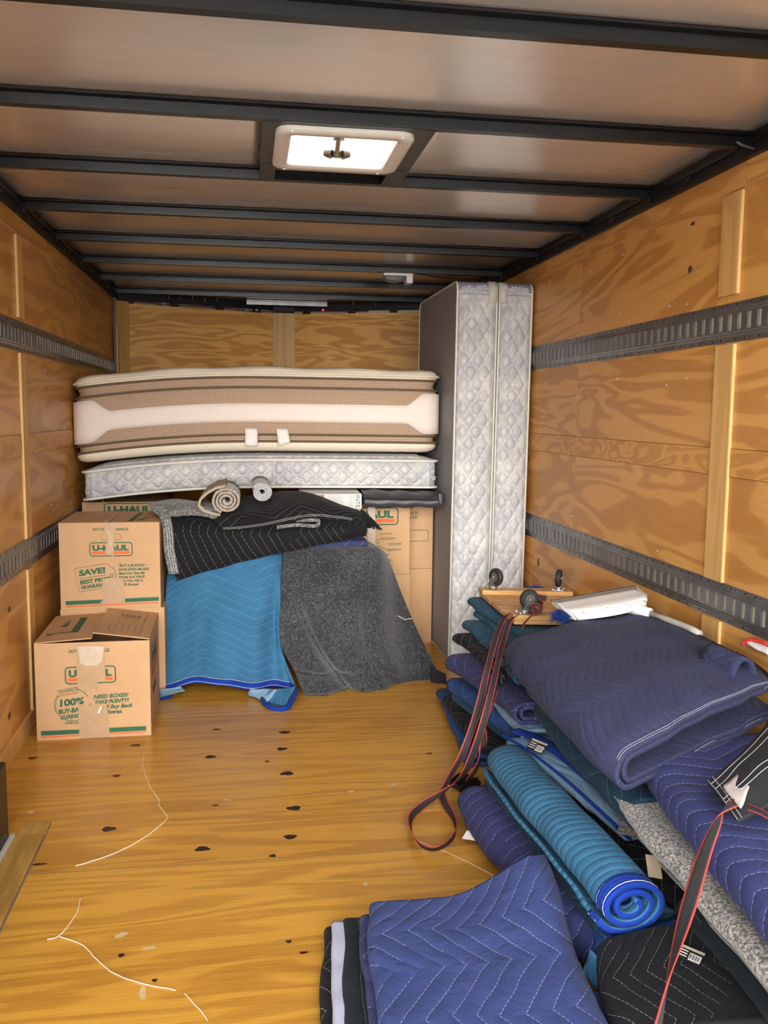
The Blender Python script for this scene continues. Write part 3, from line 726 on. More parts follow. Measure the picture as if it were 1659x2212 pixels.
# front droops a little over the box at the left
slab('body', DAM, tm, [(0.66, 0.868), (0.4, 0.868), (0.2, 0.868), (0.03, 0.868), (0.012, 0.870), (0.012, 1.005), (0.02, 1.012), (0.06, 1.026), (0.16, 1.036), (0.3, 1.038), (0.5, 1.038), (0.66, 1.038)], TX0, TX1, TY0, TY1, 0.05, zo2)
G = []; U = 300
for i in range(U+1):
    x = TX0+0.05+(TX1-TX0-0.10)*i/U; row = []
    for j in range(25):
        v = j/24; z = 0.873+0.130*v; edge = min(1, min(v, 1-v)*9)
        seam = min(1, abs(x-0.985)/0.012)
        fade = 0.25+0.75*min(1, min(x-TX0-0.05, TX1-0.05-x)/0.13)
        row.append((x, TY0+0.009-dia(x, z)*edge*seam*fade-0.010*math.sin(math.pi*v), z+zo2(x)))
    G.append(row)
m = MB(); m.grid(G); qb = m.build('quilted_border', DAM, tm, smooth=True, sol=0.002)
for s_ in (0, 1):
    # plain satin at the rounded ends with embroidered sprigs
    x = TX0+0.03 if s_ == 0 else TX1-0.03
    for k in range(9):
        a = random.uniform(0, 6.28); c = Vector((x+random.uniform(-0.004, 0.06)*(1 if s_ == 0 else -1), TY0-0.0005+0.012, 0.90+random.uniform(0, 0.09)+zo2(x)))
        mm = MB()
        for q in range(5):
            b = a+q*1.256; mm.poly([c+Vector((math.cos(b+dd)*rr, 0, math.sin(b+dd)*rr)) for dd, rr in ((0, 0.002), (0.35, 0.008), (0, 0.015), (-0.35, 0.008))])
        o = mm.build('embroidered_flower', FLOWER, tm, fix=False); o.location = (0, -0.012, 0)
for z, ins in ((0.870, 0.004), (1.006, 0.002)): loop_tube('piping', PIPEW, tm, z, ins, 0.0065, TX0, TX1, TY0-0.004, TY1, 0.06, zo2)
G = [[(TX0+0.1+(TX1-TX0-0.2)*i/80, TY0+0.03+0.10*j/8, 1.017+zo2(TX0+0.1+(TX1-TX0-0.2)*i/80)+0.016*(j/8)**0.6+0.006*abs(math.sin(i*1.3+j))) for j in range(9)] for i in range(81)]
m = MB(); m.grid(G); m.build('puckered_top', DAM, tm, smooth=True, sol=0.002)

# ---- two box springs standing on end against the right wall
DUST = plain('grey_dust_cover', (0.30, 0.285, 0.29), 0.55, 0, 0.04, 0.35, 5)
GUARD = plain('cream_corner_guard', (0.62, 0.58, 0.50), 0.5)
def boxspring(label, x0, th, lean, y0, y1, hgt, dcover):
    t = thing('box_spring', label, 'box spring', (x0, y0, 0.0), 0, 'box springs standing on end')
    # body rounded at the top corners (profile in y-z), local coords
    d = y1-y0; r = 0.045; prof = [(0.0, 0.004), (d, 0.004)]
    for i in range(7): a = math.radians(90*i/6); prof.append((d-r+r*math.cos(a), hgt-r+r*math.sin(a)))
    for i in range(7): a = math.radians(90+90*i/6); prof.append((r+r*math.cos(a), hgt-r+r*math.sin(a)))
    def X(x, z): return x+lean*z
    m = MB(); k = len(prof)
    V0 = [m.bm.verts.new((X(0.0, z), y, z)) for y, z in prof]; V1 = [m.bm.verts.new((X(th, z), y, z)) for y, z in prof]
    for i in range(k): j = (i+1) % k; m.bm.faces.new((V0[i], V0[j], V1[j], V1[i]))
    m.bm.faces.new(V0); m.bm.faces.new(V1)
    m.build('frame_body', DAM, t)
    m = MB(); m.poly([(X(-0.0015, z), y, z) for y, z in prof]); m.build('dust_cover', dcover, t, fix=False)
    for xx in (0.0, th): MB().tube([(X(xx, z), y, z) for y, z in prof], 0.0055, 6, closed=True).build('piping', PIPEW, t, smooth=True)
    G = []
    for i in range(261):
        z = 0.015+(hgt-0.075)*i/260; row = []
        for j in range(25):
            v = j/24; u = th*(0.03+0.94*v); edge = min(1, min(v, 1-v)*9); fade = 1 if z < hgt-0.16 else max(0.2, (hgt-0.06-z)/0.10)
            row.append((X(u, z), -0.0005-dia(z, u, 0.058, 0.034, 0.019)*edge*fade-0.012*math.sin(math.pi*v)*(0.4+0.6*min(1, i/40)), z))
        G.append(row)
    m = MB(); m.grid(G); m.build('quilted_border', DAM, t, smooth=True, sol=0.002)
    G = []
    for i in range(13):
        a = math.radians(-20+130*i/12); yy = r-r*1.06*math.sin(max(a, 0)) if a > 0 else r; 
        b = math.radians(180-90*i/12); q = (r+(r+0.002)*math.cos(b), hgt-r+(r+0.002)*math.sin(b))
        G.append([(X(th*0.02+(th*0.96)*j/4, q[1]), q[0], q[1]) for j in range(5)])
    m = MB(); m.grid(G); m.build('corner_satin', DAMD, t, smooth=True, sol=0.002)
    for k2 in range(6):
        c = Vector((X(th*(0.15+0.13*k2), hgt), 0.012, hgt-0.045+0.02*random.random())); m = MB()
        for q in range(6):
            b = q*1.047; m.poly([c+Vector((math.cos(b+dd)*rr, -0.016 if rr > 0.01 else -0.018, math.sin(b+dd)*rr)) for dd, rr in ((0, 0.002), (0.35, 0.01), (0, 0.02), (-0.35, 0.01))])
        m.build('embroidered_flower', FLOWER, t, fix=False)
    for sgn in ((1,) if label.startswith('left') else (0,)):
        a0, a1 = (th*0.78, th*1.0) if sgn else (0.0, th*0.22); G = []
        for i in range(10):
            b = math.radians(180-90*i/9); q = (r+(r+0.006)*math.cos(b), hgt-r+(r+0.006)*math.sin(b)); G.append([(X(a0+(a1-a0)*j/2, q[1]), q[0]-0.004, q[1]) for j in range(3)])
        G.insert(0, [(X(a0+(a1-a0)*j/2, hgt-0.10), -0.016, hgt-0.10) for j in range(3)])
        m = MB(); m.grid(G); m.build('corner_guard', GUARD, t, smooth=True, sol=0.003)
    return t
boxspring('left box spring standing on end, its grey underside facing the mattresses', 1.852, 0.198, 0.006, 4.27, 5.20, 1.885, DUST)
boxspring('right box spring standing on end against the plywood wall', 2.066, 0.164, 0.007, 4.285, 5.21, 1.885, DUST)

# ================================================================== CARDBOARD BOXES
def carton_body(par, w_, d_, h_, t=0.004):
    m = MB(); m.box(0, w_, 0, t, 0, h_); m.box(0, w_, d_-t, d_, 0, h_); m.box(0, t, t, d_-t, 0, h_); m.box(w_-t, w_, t, d_-t, 0, h_); m.box(t, w_-t, t, d_-t, 0, t)
    return m.build('body', CARD, par)
def flaps(par, w_, d_, h_, la=0.0, ra=0.0, bulge=0.0):
    for s_ in (0, 1):
        a = math.radians(la if s_ == 0 else ra); wd = w_/2-0.001; G = []
        for i in range(7):
            u = wd*i/6; hz = h_+0.002+math.sin(a)*u+bulge*math.sin(math.pi*i/6)+(0.003 if s_ == 1 and ra else 0); xx = math.cos(a)*u
            G.append([((xx if s_ == 0 else w_-xx), d_*j/4, hz+(0.004*math.sin(j*1.1+s_*2)*i/6 if (la or ra) else 0)) for j in range(5)])
        m = MB(); m.grid(G); m.build('flap', CARD, par, sol=0.004)
def carton(label, loc, w_, d_, h_, rz=0.0, la=0.0, ra=0.0, bulge=0.0):
    t = thing('cardboard_box', label, 'box', loc, rz, 'moving boxes'); carton_body(t, w_, d_, h_); flaps(t, w_, d_, h_, la, ra, bulge); return t
def logo(F, x0, x1, z0, z1, text='U-HAUL', sx=1.18):
    w_, h_ = x1-x0, z1-z0; F.line(rr2(x0, x1, z0, z1, h_*0.2), h_*0.075, GREEN, 'logo_frame', closed=True)
    F.shape([(x0+w_*0.05, z0+h_*0.13), (x1-w_*0.06, z0+h_*0.13), (x1-w_*0.06, z0+h_*0.34), (x0+w_*0.05, z0+h_*0.34)], ORANGE, 'logo_bar')
    F.text(text, x0+w_*0.06, z0+h_*0.42, h_*0.40, GREEN, 0, 1, 0.085, wd=w_*0.86)
# front lower box
LW, LD, LH = 0.420, 0.44, 0.376
lb = carton('nearest open cardboard box on the floor, flaps up and front taped', (0.054, 3.404, 0.0), LW, LD, LH, math.radians(1.0), 3.5, 7.5)
F = Face(lb, (0, 0, 0), (1, 0, 0), (0, 0, 1), (0, -1, 0))
def lx(zx): return (zx-280)/918*LW
def lz(zy, zx=280): return ((2062-52*(zx-280)/918)-zy)/768*LH
F.text('EASY-TO-CARRY HANDLES', lx(550), lz(1358, 550), 0.0125, GREEN, 0.25, 0.72, 0.05, wd=0.149)
logo(F, lx(520), lx(918), lz(1595, 700), lz(1465, 700))
F.shape([(lx(312), lz(2020, 312)), (lx(1157), lz(1972, 1157)), (lx(1157), lz(1936, 1157)), (lx(312), lz(1984, 312))], GREEN, 'printed_stripe')
F.shape([(lx(312), lz(2039, 312)), (lx(1153), lz(1988, 1153)), (lx(1153), lz(1978, 1153)), (lx(312), lz(2027, 312))], ORANGE, 'printed_stripe')
c = (lx(567), lz(1770, 567)); R1 = 0.064
F.line([(c[0]+R1*math.cos(a*0.1571), c[1]+R1*math.sin(a*0.1571)) for a in range(40)], 0.0028, GREEN, 'seal_ring', closed=True)
F.line([(c[0]+R1*0.92*math.cos(2.0+a*0.13), c[1]+R1*0.92*math.sin(2.0+a*0.13)) for a in range(22)], 0.0012, GREEN, 'seal_ring')
F.shape([(lx(458), lz(1705, 458)), (lx(622), lz(1670, 622)), (lx(614), lz(1625, 614)), (lx(450), lz(1662, 450))], CARD, 'seal_plate', 0.0008)
F.line([(lx(458), lz(1705, 458)), (lx(622), lz(1670, 622)), (lx(614), lz(1625, 614)), (lx(450), lz(1662, 450))], 0.002, GREEN, 'seal_plate_line', closed=True, off=0.001)
F.text('U-HAUL', lx(466), lz(1683, 466), 0.0115, GREEN, 0, 1.25, 0.03, 9, off=0.0012)
F.line([(lx(466), lz(1693, 466)), (lx(610), lz(1662, 610))], 0.0022, ORANGE, 'seal_plate_bar', off=0.0012)
for s_, zx, zy, cap, sx in (('100%', 455, 1787, 0.0250, 0.0915), ('BUY-BACK', 455, 1846, 0.0170, 0.1075), ('GUARANTEE', 468, 1890, 0.0155, 0.106)):
    F.shape([(lx(zx)-0.004, lz(zy, zx)-0.003), (lx(zx)+0.118, lz(zy, zx)+0.008), (lx(zx)+0.118, lz(zy, zx)+cap+0.011), (lx(zx)-0.004, lz(zy, zx)+cap)], CARD, 'seal_band', 0.0009)
    F.text(s_, lx(zx), lz(zy, zx), cap, GREEN, 0.12, 1, 0.075, 5, off=0.0013, wd=sx)
F.text('UNUSED-WITH RECEIPT', lx(500), lz(1925, 500), 0.0075, DKINK, 0.2, 0.75, 0.05, -2, off=0.0013)
for s_, zx, zy, wd in (('NEED BOXES?', 737, 1719, 0.1295), ("TAKE PLENTY!", 742, 1762, 0.126), ("We'll Buy Back", 752, 1804, 0.1355), ('the Extras.', 760, 1846, 0.094)):
    F.text(s_, lx(zx), lz(zy, zx), 0.0142, GREEN, 0.3, 0.70, 0.07, 1.5, wd=wd)
F.shape([(lx(612), lz(1290, 612)), (lx(835), lz(1285, 835)), (lx(836), lz(1585, 836)), (lx(775), lz(1575, 775)), (lx(772), lz(1650, 772)), (lx(735), lz(1642, 735)), (lx(680), lz(1660, 680)), (lx(660), lz(1625, 660)), (lx(612), lz(1600, 612))], TAPE, 'tape', 0.0022)
F.shape([(lx(622), lz(1300, 622)), (lx(832), lz(1300, 832)), (lx(815), lz(1415, 815)), (lx(770), lz(1450, 770)), (lx(690), lz(1455, 690)), (lx(640), lz(1440, 640))], TAPEW, 'clear_tape', 0.0030)
F.shape([(lx(612), lz(1765, 612)), (lx(690), lz(1776, 690)), (lx(845), lz(1768, 845)), (lx(862), lz(2028, 862)), (lx(860), 0.001), (lx(618), 0.001)], TAPE, 'tape', 0.0022)
F.shape([(lx(765), lz(1835, 765)), (lx(783), lz(1832, 783)), (lx(803), lz(1780, 803)), (lx(792), lz(1778, 792))], TAGW, 'torn_paper', 0.0034)
F2 = Face(lb, (LW, 0, 0), (0, 1, 0), (0, 0, 1), (1, 0, 0))
logo(F2, 0.09, 0.32, 0.215, 0.315); F2.line([(0.10, 0.19), (0.33, 0.27)], 0.010, ORANGE, 'printed_stripe'); F2.text('MEDIUM', 0.10, 0.13, 0.03, GREEN, 0.2, 0.9)
# prints on the flaps (follow the flap slopes)
ca, sa = math.cos(math.radians(3.5)), math.sin(math.radians(3.5))
FL = Face(lb, (0, 0, LH+0.008), (ca, 0, sa), (0, 1, 0), (-sa, 0, ca))
FL.shape([(0.115, 0.10), (0.142, 0.10), (0.142, 0.35), (0.115, 0.35)], GREEN, 'printed_stripe'); FL.text('Medium', 0.085, 0.21, 0.028, GREEN, 0, 0.8, 0.02, 90); FL.text('U-BOX', 0.05, 0.10, 0.020, GREEN, 0, 0.9, 0.02, 0)
FL.shape([(0.028, 0.085), (0.045, 0.085), (0.045, 0.105), (0.028, 0.105)], GREEN, 'printed_mark')
ca, sa = math.cos(math.radians(7.5)), math.sin(math.radians(7.5))
FR = Face(lb, (LW, 0, LH+0.011), (-ca, 0, sa), (0, 1, 0), (sa, 0, ca))
def fr_(x, y): return (LW/2-x, y)
for (x0, x1, y0, y1) in ((0.07, 0.17, 0.22, 0.38), (0.05, 0.17, 0.05, 0.18)): FR.line([fr_(x0, y0), fr_(x1, y0), fr_(x1, y1), fr_(x0, y1)], 0.002, DKINK, 'printed_line', closed=True)
for k in range(4): FR.line([fr_(0.07+0.025*k, 0.06), fr_(0.07+0.025*k, 0.17)], 0.0012, DKINK); 
for k in range(3): FR.line([fr_(0.095+0.025*k, 0.23), fr_(0.095+0.025*k, 0.37)], 0.0012, DKINK)
sc_ = []
for i in range(40): sc_.append(fr_(0.075+0.075*i/39, 0.31+0.022*math.sin(i*0.9)+0.012*math.sin(i*2.3)))
FR.line(sc_, 0.0022, plain('marker_ink', (0.05, 0.02, 0.015), 0.6), 'handwriting')
# upper box on a box
UW, UD, UH = 0.412, 0.43, 0.366
sb = carton('plain cardboard box on the floor under the taped box', (0.062, 3.852, 0.0), 0.43, 0.43, 0.402)
ub = carton('closed cardboard box stacked behind the open box, front taped', (0.066, 3.848, 0.407), UW, UD, UH)
F = Face(ub, (0, 0, 0), (1, 0, 0), (0, 0, 1), (0, -1, 0))
def ux(zx): return (zx-457)/828*UW
def uz(zy): return (1044-zy)/692*UH
F.text('EASY-TO-CARRY HANDLES', ux(733), uz(408), 0.0105, GREEN, 0.25, 0.74, 0.05, wd=0.147)
F.line(rr2(ux(803), ux(966), uz(486), uz(437), 0.011), 0.0012, DKINK, 'handle_outline', closed=True)
logo(F, ux(707), ux(1054), uz(614), uz(507))
tagp = [(578, 712), (840, 676), (905, 722), (918, 775), (905, 855), (610, 905)]
F.line([(ux(a), uz(b)) for a, b in tagp], 0.0022, GREEN, 'price_tag_outline', closed=True)
for s_, zx, zy, cap, sx in (('SAVE!', 612, 773, 0.0230, 0.111), ('BEST PRICE', 618, 841, 0.0155, 0.128), ('GUARANTEE', 626, 881, 0.0145, 0.127)): F.text(s_, ux(zx), uz(zy), cap, GREEN, 0.12, 1, 0.075, 7, wd=sx)
F.line([(ux(612), uz(797)), (ux(840), uz(768))], 0.002, GREEN)
F.line([(ux(880)+0.007*math.cos(a*0.5236), uz(776)+0.007*math.sin(a*0.5236)) for a in range(12)], 0.003, GREEN, 'tag_hole', closed=True)
F.line([(ux(886), uz(765)), (ux(905), uz(757)), (ux(914), uz(790))], 0.0012, GREEN, 'tag_string')
for s_, zy, wd in (('"BUY A BUNDLE—', 703, 0.119), ('SAVE EVEN MORE!', 736, 0.128), ('Beat Our Bundle', 767, 0.109), ("Prices and We'll", 797, 0.109), ('Give You $20 in', 828, 0.100), ('FREE Boxes!', 859, 0.083)): F.text(s_, ux(936), uz(zy), 0.0105, GREEN, 0.28, 0.70, 0.06, 0.4, wd=wd)
F.shape([(ux(497), uz(1008)), (ux(1270), uz(988)), (ux(1270), uz(957)), (ux(497), uz(976))], GREEN, 'printed_stripe')
F.shape([(ux(500), uz(1027)), (ux(1265), uz(1007)), (ux(1265), uz(997)), (ux(500), uz(1016))], ORANGE, 'printed_stripe')
F.text('U', ux(785), uz(996), 0.009, TAGW, 0, 1, 0.03, off=0.0012)
F.shape([(ux(832), uz(352)), (ux(920), uz(352)), (ux(914), uz(430)), (ux(908), uz(520)), (ux(903), uz(622)), (ux(885), uz(612)), (ux(830), uz(590)), (ux(858), uz(470)), (ux(828), uz(420))], TAPE, 'tape', 0.003)
for a in ((845, 400, 880, 470, 850, 590), (870, 420, 895, 480, 865, 600)): F.line([(ux(a[0]), uz(a[1])), (ux(a[2]), uz(a[3])), (ux(a[4]), uz(a[5]))], 0.003, TAPEW, 'tape_crease', off=0.005)
F.shape([(ux(803), uz(800)), (ux(870), uz(793)), (ux(978), uz(800)), (ux(988), uz(1005)), (ux(800), uz(1008))], TAPE, 'tape', 0.0025)
FT = Face(ub, (0, 0, UH+0.0048), (1, 0, 0), (0, 1, 0), (0, 0, 1))
FT.shape([(0.275, 0.03), (0.297, 0.03), (0.312, 0.36), (0.290, 0.36)], GREEN, 'printed_stripe'); FT.text('Medium', 0.335, 0.06, 0.03, GREEN, 0, 0.8, 0.02, 80); FT.line([(0.206, 0.0), (0.206, UD)], 0.0015, CARDD, 'flap_seam')
FT.line([(0.02, 0.18), (0.20, 0.18)], 0.0012, CARDD); FT.line([(0.165, 0.03), (0.165, 0.4)], 0.0012, CARDD)
# boxes at the back left (two stacked), the mattress end hangs in front of the upper one
bb1 = carton('cardboard box on the floor at the back left corner', (0.024, 4.66, 0.0), 0.40, 0.42, 0.40)
bb2 = carton('cardboard box at the back left, hidden up to its logo by the mattress', (0.022, 4.655, 0.406), 0.40, 0.42, 0.372)
F = Face(bb2, (0, 0, 0), (1, 0, 0), (0, 0, 1), (0, -1, 0)); logo(F, 0.11, 0.36, 0.288, 0.369); F.shape([(0.10, 0.0), (0.104, 0.0), (0.104, 0.39), (0.10, 0.39)], CARDD, 'fold_line')
# boxes at the right, beside the box spring
rb1 = carton('cardboard box on the floor beside the standing box spring', (1.265, 4.50, 0.0), 0.425, 0.33, 0.404)
rb2 = carton('upper cardboard box with packing tips beside the standing box spring', (1.265, 4.497, 0.410), 0.420, 0.33, 0.362)
F = Face(rb2, (0, 0, 0), (1, 0, 0), (0, 0, 1), (0, -1, 0))
def rx_(px): return at(px, 1150, 1, 4.497).x-1.265
def rz_(py): return at(840, py, 1, 4.497).z-0.410
logo(F, rx_(740), rx_(859), rz_(1133), rz_(1097))
F.text('Loading Your Truck', rx_(775), rz_(1145), 0.013, GREEN, 0.25, 0.80, 0.05)
for k, (a, b, py) in enumerate(((820, 848, 1153), (822, 856, 1162), (820, 850, 1165), (840, 868, 1174), (840, 866, 1177), (838, 868, 1186), (838, 862, 1189), (800, 818, 1166), (795, 820, 1172))): F.line([(rx_(a), rz_(py)), (rx_(b), rz_(py))], 0.0028, DKINK, 'printed_text_line')
for (a, b, c2, d2) in ((805, 1178, 842, 1198), (812, 1200, 848, 1222)):
    F.line([(rx_(a), rz_(b+8)), (rx_(a+12), rz_(b)), (rx_(c2), rz_(d2-8)), (rx_(c2), rz_(d2)), (rx_(a+20), rz_(d2))], 0.0028, DKINK, 'truck_drawing')
F.shape([(rx_(828), rz_(1216)), (rx_(846), rz_(1210)), (rx_(846), rz_(1206)), (rx_(828), rz_(1211))], ORANGE, 'printed_mark')
F.shape([(rx_(796), 0.0), (rx_(812), 0.0), (rx_(810), 0.362), (rx_(794), 0.362)], TAPEW, 'tape', 0.0012)
rb3 = carton('cardboard box tucked behind the box with packing tips', (1.698, 4.66, 0.410), 0.145, 0.30, 0.366)
rb4 = carton('cardboard box on the floor tucked next to the standing box spring', (1.698, 4.66, 0.0), 0.145, 0.30, 0.404)
F = Face(rb3, (0, 0, 0), (1, 0, 0), (0, 0, 1), (0, -1, 0))
for s_, z, cap in (('M', 0.325, 0.026), ('18 X 18', 0.297, 0.014), ('3.0 CU', 0.272, 0.016)): F.text(s_, 0.006, z, cap, DKINK, 0, 0.8, 0.04)
F.line(rr2(0.005, 0.12, 0.15, 0.21, 0.012), 0.003, DKINK, 'printed_line', closed=True)
# ================================================================== BLANKETS
Q_BLUE = quilt('quilt_blue', (0.034, 0.128, 0.240), (0.42, 0.56, 0.68), 0.039, 0.085, 0.40, swap=True, st=0.55)
Q_ROLL = quilt('quilt_roll_blue', (0.036, 0.138, 0.245), (0.45, 0.58, 0.68), 0.026, 0.03, 0.30, swap=True, st=0.4, puff=0.35)
Q_TEAL = quilt('quilt_teal', (0.020, 0.080, 0.135), (0.35, 0.48, 0.55), 0.05, 0.09, 0.35, st=0.45)
Q_DTEAL = quilt('quilt_dark_teal', (0.012, 0.040, 0.066), (0.30, 0.40, 0.46), 0.05, 0.09, 0.35, st=0.45)
Q_NAVY = quilt('quilt_navy', (0.036, 0.042, 0.115), (0.55, 0.55, 0.62), 0.045, 0.10, 0.34, st=0.55)
Q_NAVYT = quilt('quilt_navy_top', (0.034, 0.037, 0.082), (0.45, 0.45, 0.50), 0.026, 0.06, 0.20, st=0.15, puff=0.30)
Q_NAVYF = quilt('quilt_navy_front', (0.040, 0.056, 0.165), (0.60, 0.62, 0.72), 0.052, 0.11, 0.33, st=0.6)
Q_NAVYS = quilt('quilt_navy_across', (0.036, 0.042, 0.130), (0.60, 0.60, 0.68), 0.050, 0.08, 0.30, swap=True, st=0.6)
Q_BLK = quilt('quilt_black', (0.010, 0.0095, 0.011), (0.50, 0.50, 0.48), 0.036, 0.085, 0.30, swap=False, st=0.55, sw=0.035)
Q_BLKS = quilt('quilt_black_across', (0.010, 0.0095, 0.011), (0.48, 0.47, 0.44), 0.030, 0.07, 0.26, swap=True, st=0.5, sw=0.045)
Q_MID = quilt('quilt_mid_blue', (0.020, 0.060, 0.190), (0.40, 0.48, 0.60), 0.05, 0.09, 0.35, st=0.5)
Q_CHAR = quilt('quilt_charcoal', (0.013, 0.017, 0.019), (0.40, 0.42, 0.42), 0.045, 0.0, 0.3, st=0.4)
ROYAL = quilt('royal_blue_binding', (0.007, 0.036, 0.27), (0.45, 0.55, 0.85), 0.010, 0.0, 0.3, swap=True, st=0.0, puff=0.25)
PALEB = quilt('pale_blue_lining', (0.20, 0.33, 0.46), (0.4, 0.5, 0.6), 0.05, 0.08, 0.35, st=0.25)
FELTG = felt('charcoal_felt', (0.018, 0.019, 0.023), (0.24, 0.24, 0.25), 260, 0.62)
FELTB = felt('oatmeal_felt', (0.085, 0.075, 0.062), (0.50, 0.46, 0.40), 170, 0.50)
FELTD = felt('brown_felt', (0.045, 0.037, 0.028), (0.24, 0.20, 0.15), 170, 0.54)
WOVEN = felt('grey_woven', (0.085, 0.085, 0.08), (0.30, 0.30, 0.28), 120, 0.52)
WSTITCH = plain('white_stitching', (0.55, 0.54, 0.52), 0.8)
def surf(rows, nu, nv):
    """Catmull-Rom surface through rows of 3-D points"""
    out = []
    for i in range(nu+1):
        ctl = [cr([tuple(p) for p in r], i/nu) for r in rows]
        out.append([Vector(cr(ctl, j/nv)) for j in range(nv+1)])
    return out          # [u][v]
def pts(row): return [at(a, b, 1, y) for a, b, y in row]
# ---- blue quilt hanging over the stack in the middle
top = [(362, 1246, 4.02), (430, 1216, 3.965), (520, 1203, 3.96), (585, 1200, 3.96), (608, 1203, 3.985)]
back = [Vector((p.x, 4.32, p.z+0.005)) for p in pts(top)]
rows = [back, [Vector((p.x, 4.10, p.z+0.012)) for p in pts(top)], pts(top), pts([(358, 1300, 3.97), (425, 1290, 3.925), (518, 1285, 3.92), (590, 1290, 3.925), (606, 1292, 3.95)]),
        pts([(350, 1395, 3.93), (424, 1385, 3.90), (515, 1385, 3.895), (594, 1390, 3.90), (604, 1392, 3.925)]), pts([(344, 1492, 3.89), (425, 1478, 3.865), (520, 1484, 3.86), (604, 1486, 3.855), (640, 1488, 3.83)])]
S = surf(rows, 70, 64)
for i, c in enumerate(S):
    u = i/70
    for j, p in enumerate(c):
        v = j/64; k = sm((v-0.4)/0.4)
        p.y -= k*(0.020*math.sin(u*13+1.0)+0.012*math.sin(u*27+v*5))+0.004*noise.noise(p*14)
        p.z = max(p.z, 0.008)
S = [[p for p in c] for c in S]
bd = cloth('quilted_blanket', [list(c) for c in zip(*S)], Q_BLUE, None, 0.012, 'light blue quilted blanket hanging to the floor beside the boxes', 'blanket', 'blankets draped in the middle')
hem = [[p+Vector((0, -0.008, 0)) for p in c[61:65]] for c in S]
cloth('binding', [list(c) for c in zip(*hem)], ROYAL, bd, 0.008)
for ofs in (61.3, 63.2):
    j = int(ofs); MB().tube([c[j]+Vector((0, -0.0135, 0)) for c in S], 0.0011, 4).build('stitching', WSTITCH, bd)
# lining corners on the floor
def patch(nm, q, mat, par, th=0.008, n=8, nzv=0.004):
    a, b, c, d = [Vector(p) for p in q]; P = []
    for i in range(n+1):
        row = []
        for j in range(n+1):
            u, v = i/n, j/n; p = a*(1-u)*(1-v)+b*u*(1-v)+c*u*v+d*(1-u)*v; p += nz(p, 20, 3)*nzv; row.append(p)
        P.append(row)
    return cloth(nm, P, mat, par, th)
fz = lambda px, py, z=0.008: at(px, py, 2, z)
patch('lining', [fz(345, 1506), fz(400, 1492, 0.03), fz(390, 1484, 0.06), fz(345, 1490, 0.05)], PALEB, bd)
patch('lining', [fz(535, 1500), fz(575, 1518), fz(600, 1490, 0.05), fz(540, 1488, 0.04)], PALEB, bd)
patch('binding', [fz(345, 1510), fz(372, 1506), fz(372, 1500, 0.012), fz(345, 1500, 0.012)], ROYAL, bd, 0.006)
patch('corner', [fz(568, 1514, 0.006), fz(616, 1526, 0.006), fz(640, 1484, 0.055), fz(582, 1492, 0.045)], Q_BLUE, bd, 0.012)
cor = [fz(566, 1504, 0.012), fz(572, 1520, 0.010), fz(592, 1530, 0.010), fz(618, 1530, 0.010), fz(630, 1515, 0.018), fz(641, 1490, 0.035)]
MB().tube([Vector(cr([tuple(p) for p in cor], i/24)) for i in range(25)], 0.011, 8).build('binding', ROYAL, bd, smooth=True)
# ---- charcoal felt pad
r1 = [(612, 1206, 3.98), (680, 1190, 3.965), (760, 1187, 3.965), (815, 1194, 3.99), (838, 1208, 4.06)]
rows = [[Vector((p.x, 4.34, p.z)) for p in pts(r1)], [Vector((p.x, 4.12, p.z+0.012)) for p in pts(r1)], pts(r1),
        pts([(607, 1300, 3.935), (668, 1298, 3.91), (750, 1298, 3.90), (818, 1300, 3.95), (878, 1308, 4.04)]),
        pts([(606, 1385, 3.905), (688, 1398, 3.88), (748, 1400, 3.875), (830, 1392, 3.93), (916, 1392, 4.02)]),
        pts([(632, 1440, 3.88), (703, 1452, 3.87), (772, 1452, 3.87), (850, 1442, 3.92), (938, 1436, 4.0)]),
        pts([(664, 1512, 3.815), (722, 1506, 3.82), (798, 1502, 3.83), (860, 1478, 3.90), (956, 1474, 3.965)])]
S = surf(rows, 90, 80)
for i, c in enumerate(S):
    u = i/90
    for j, p in enumerate(c):
        v = j/80; k = sm((v-0.33)/0.3)
        cr1 = math.exp(-((u-(0.10+0.45*(v-0.35)))/0.035)**2)*sm((v-0.4)/0.2)
        cr2 = math.exp(-((u-(0.62+0.15*(v-0.4)))/0.05)**2)*sm((v-0.45)/0.2)
        cr3 = math.exp(-((v-0.86)/0.02)**2)*sm((0.55-u)/0.15)
        p.y -= k*(0.024*math.sin(u*11+0.8)+0.012*math.sin(u*25+3*v))-0.048*cr1-0.036*cr2-0.03*cr3+0.004*noise.noise(p*12)
        p.z = max(p.z, 0.006)
gd = cloth('felt_pad', [list(c) for c in zip(*S)], FELTG, None, 0.007, 'charcoal felt pad draped to the floor in front of the boxes', 'blanket', 'blankets draped in the middle')
tear = [at(858, 1328, 1, 3.975), at(872, 1336, 1, 3.975), at(888, 1334, 1, 3.985)]
MB().tube([p+Vector((0, -0.02, 0)) for p in tear], 0.003, 6).build('frayed_tear', plain('frayed_fibre', (0.34, 0.32, 0.29), 0.9), gd)
patch('black_cloth', [fz(930, 1472), fz(966, 1478), fz(962, 1455, 0.05), fz(930, 1440, 0.06)], plain('black_fabric', (0.010, 0.010, 0.012), 0.9), None); bc = bpy.context.scene.objects['black_cloth']; tag(bc, 'small black cloth corner on the floor at the foot of the box spring', 'cloth')
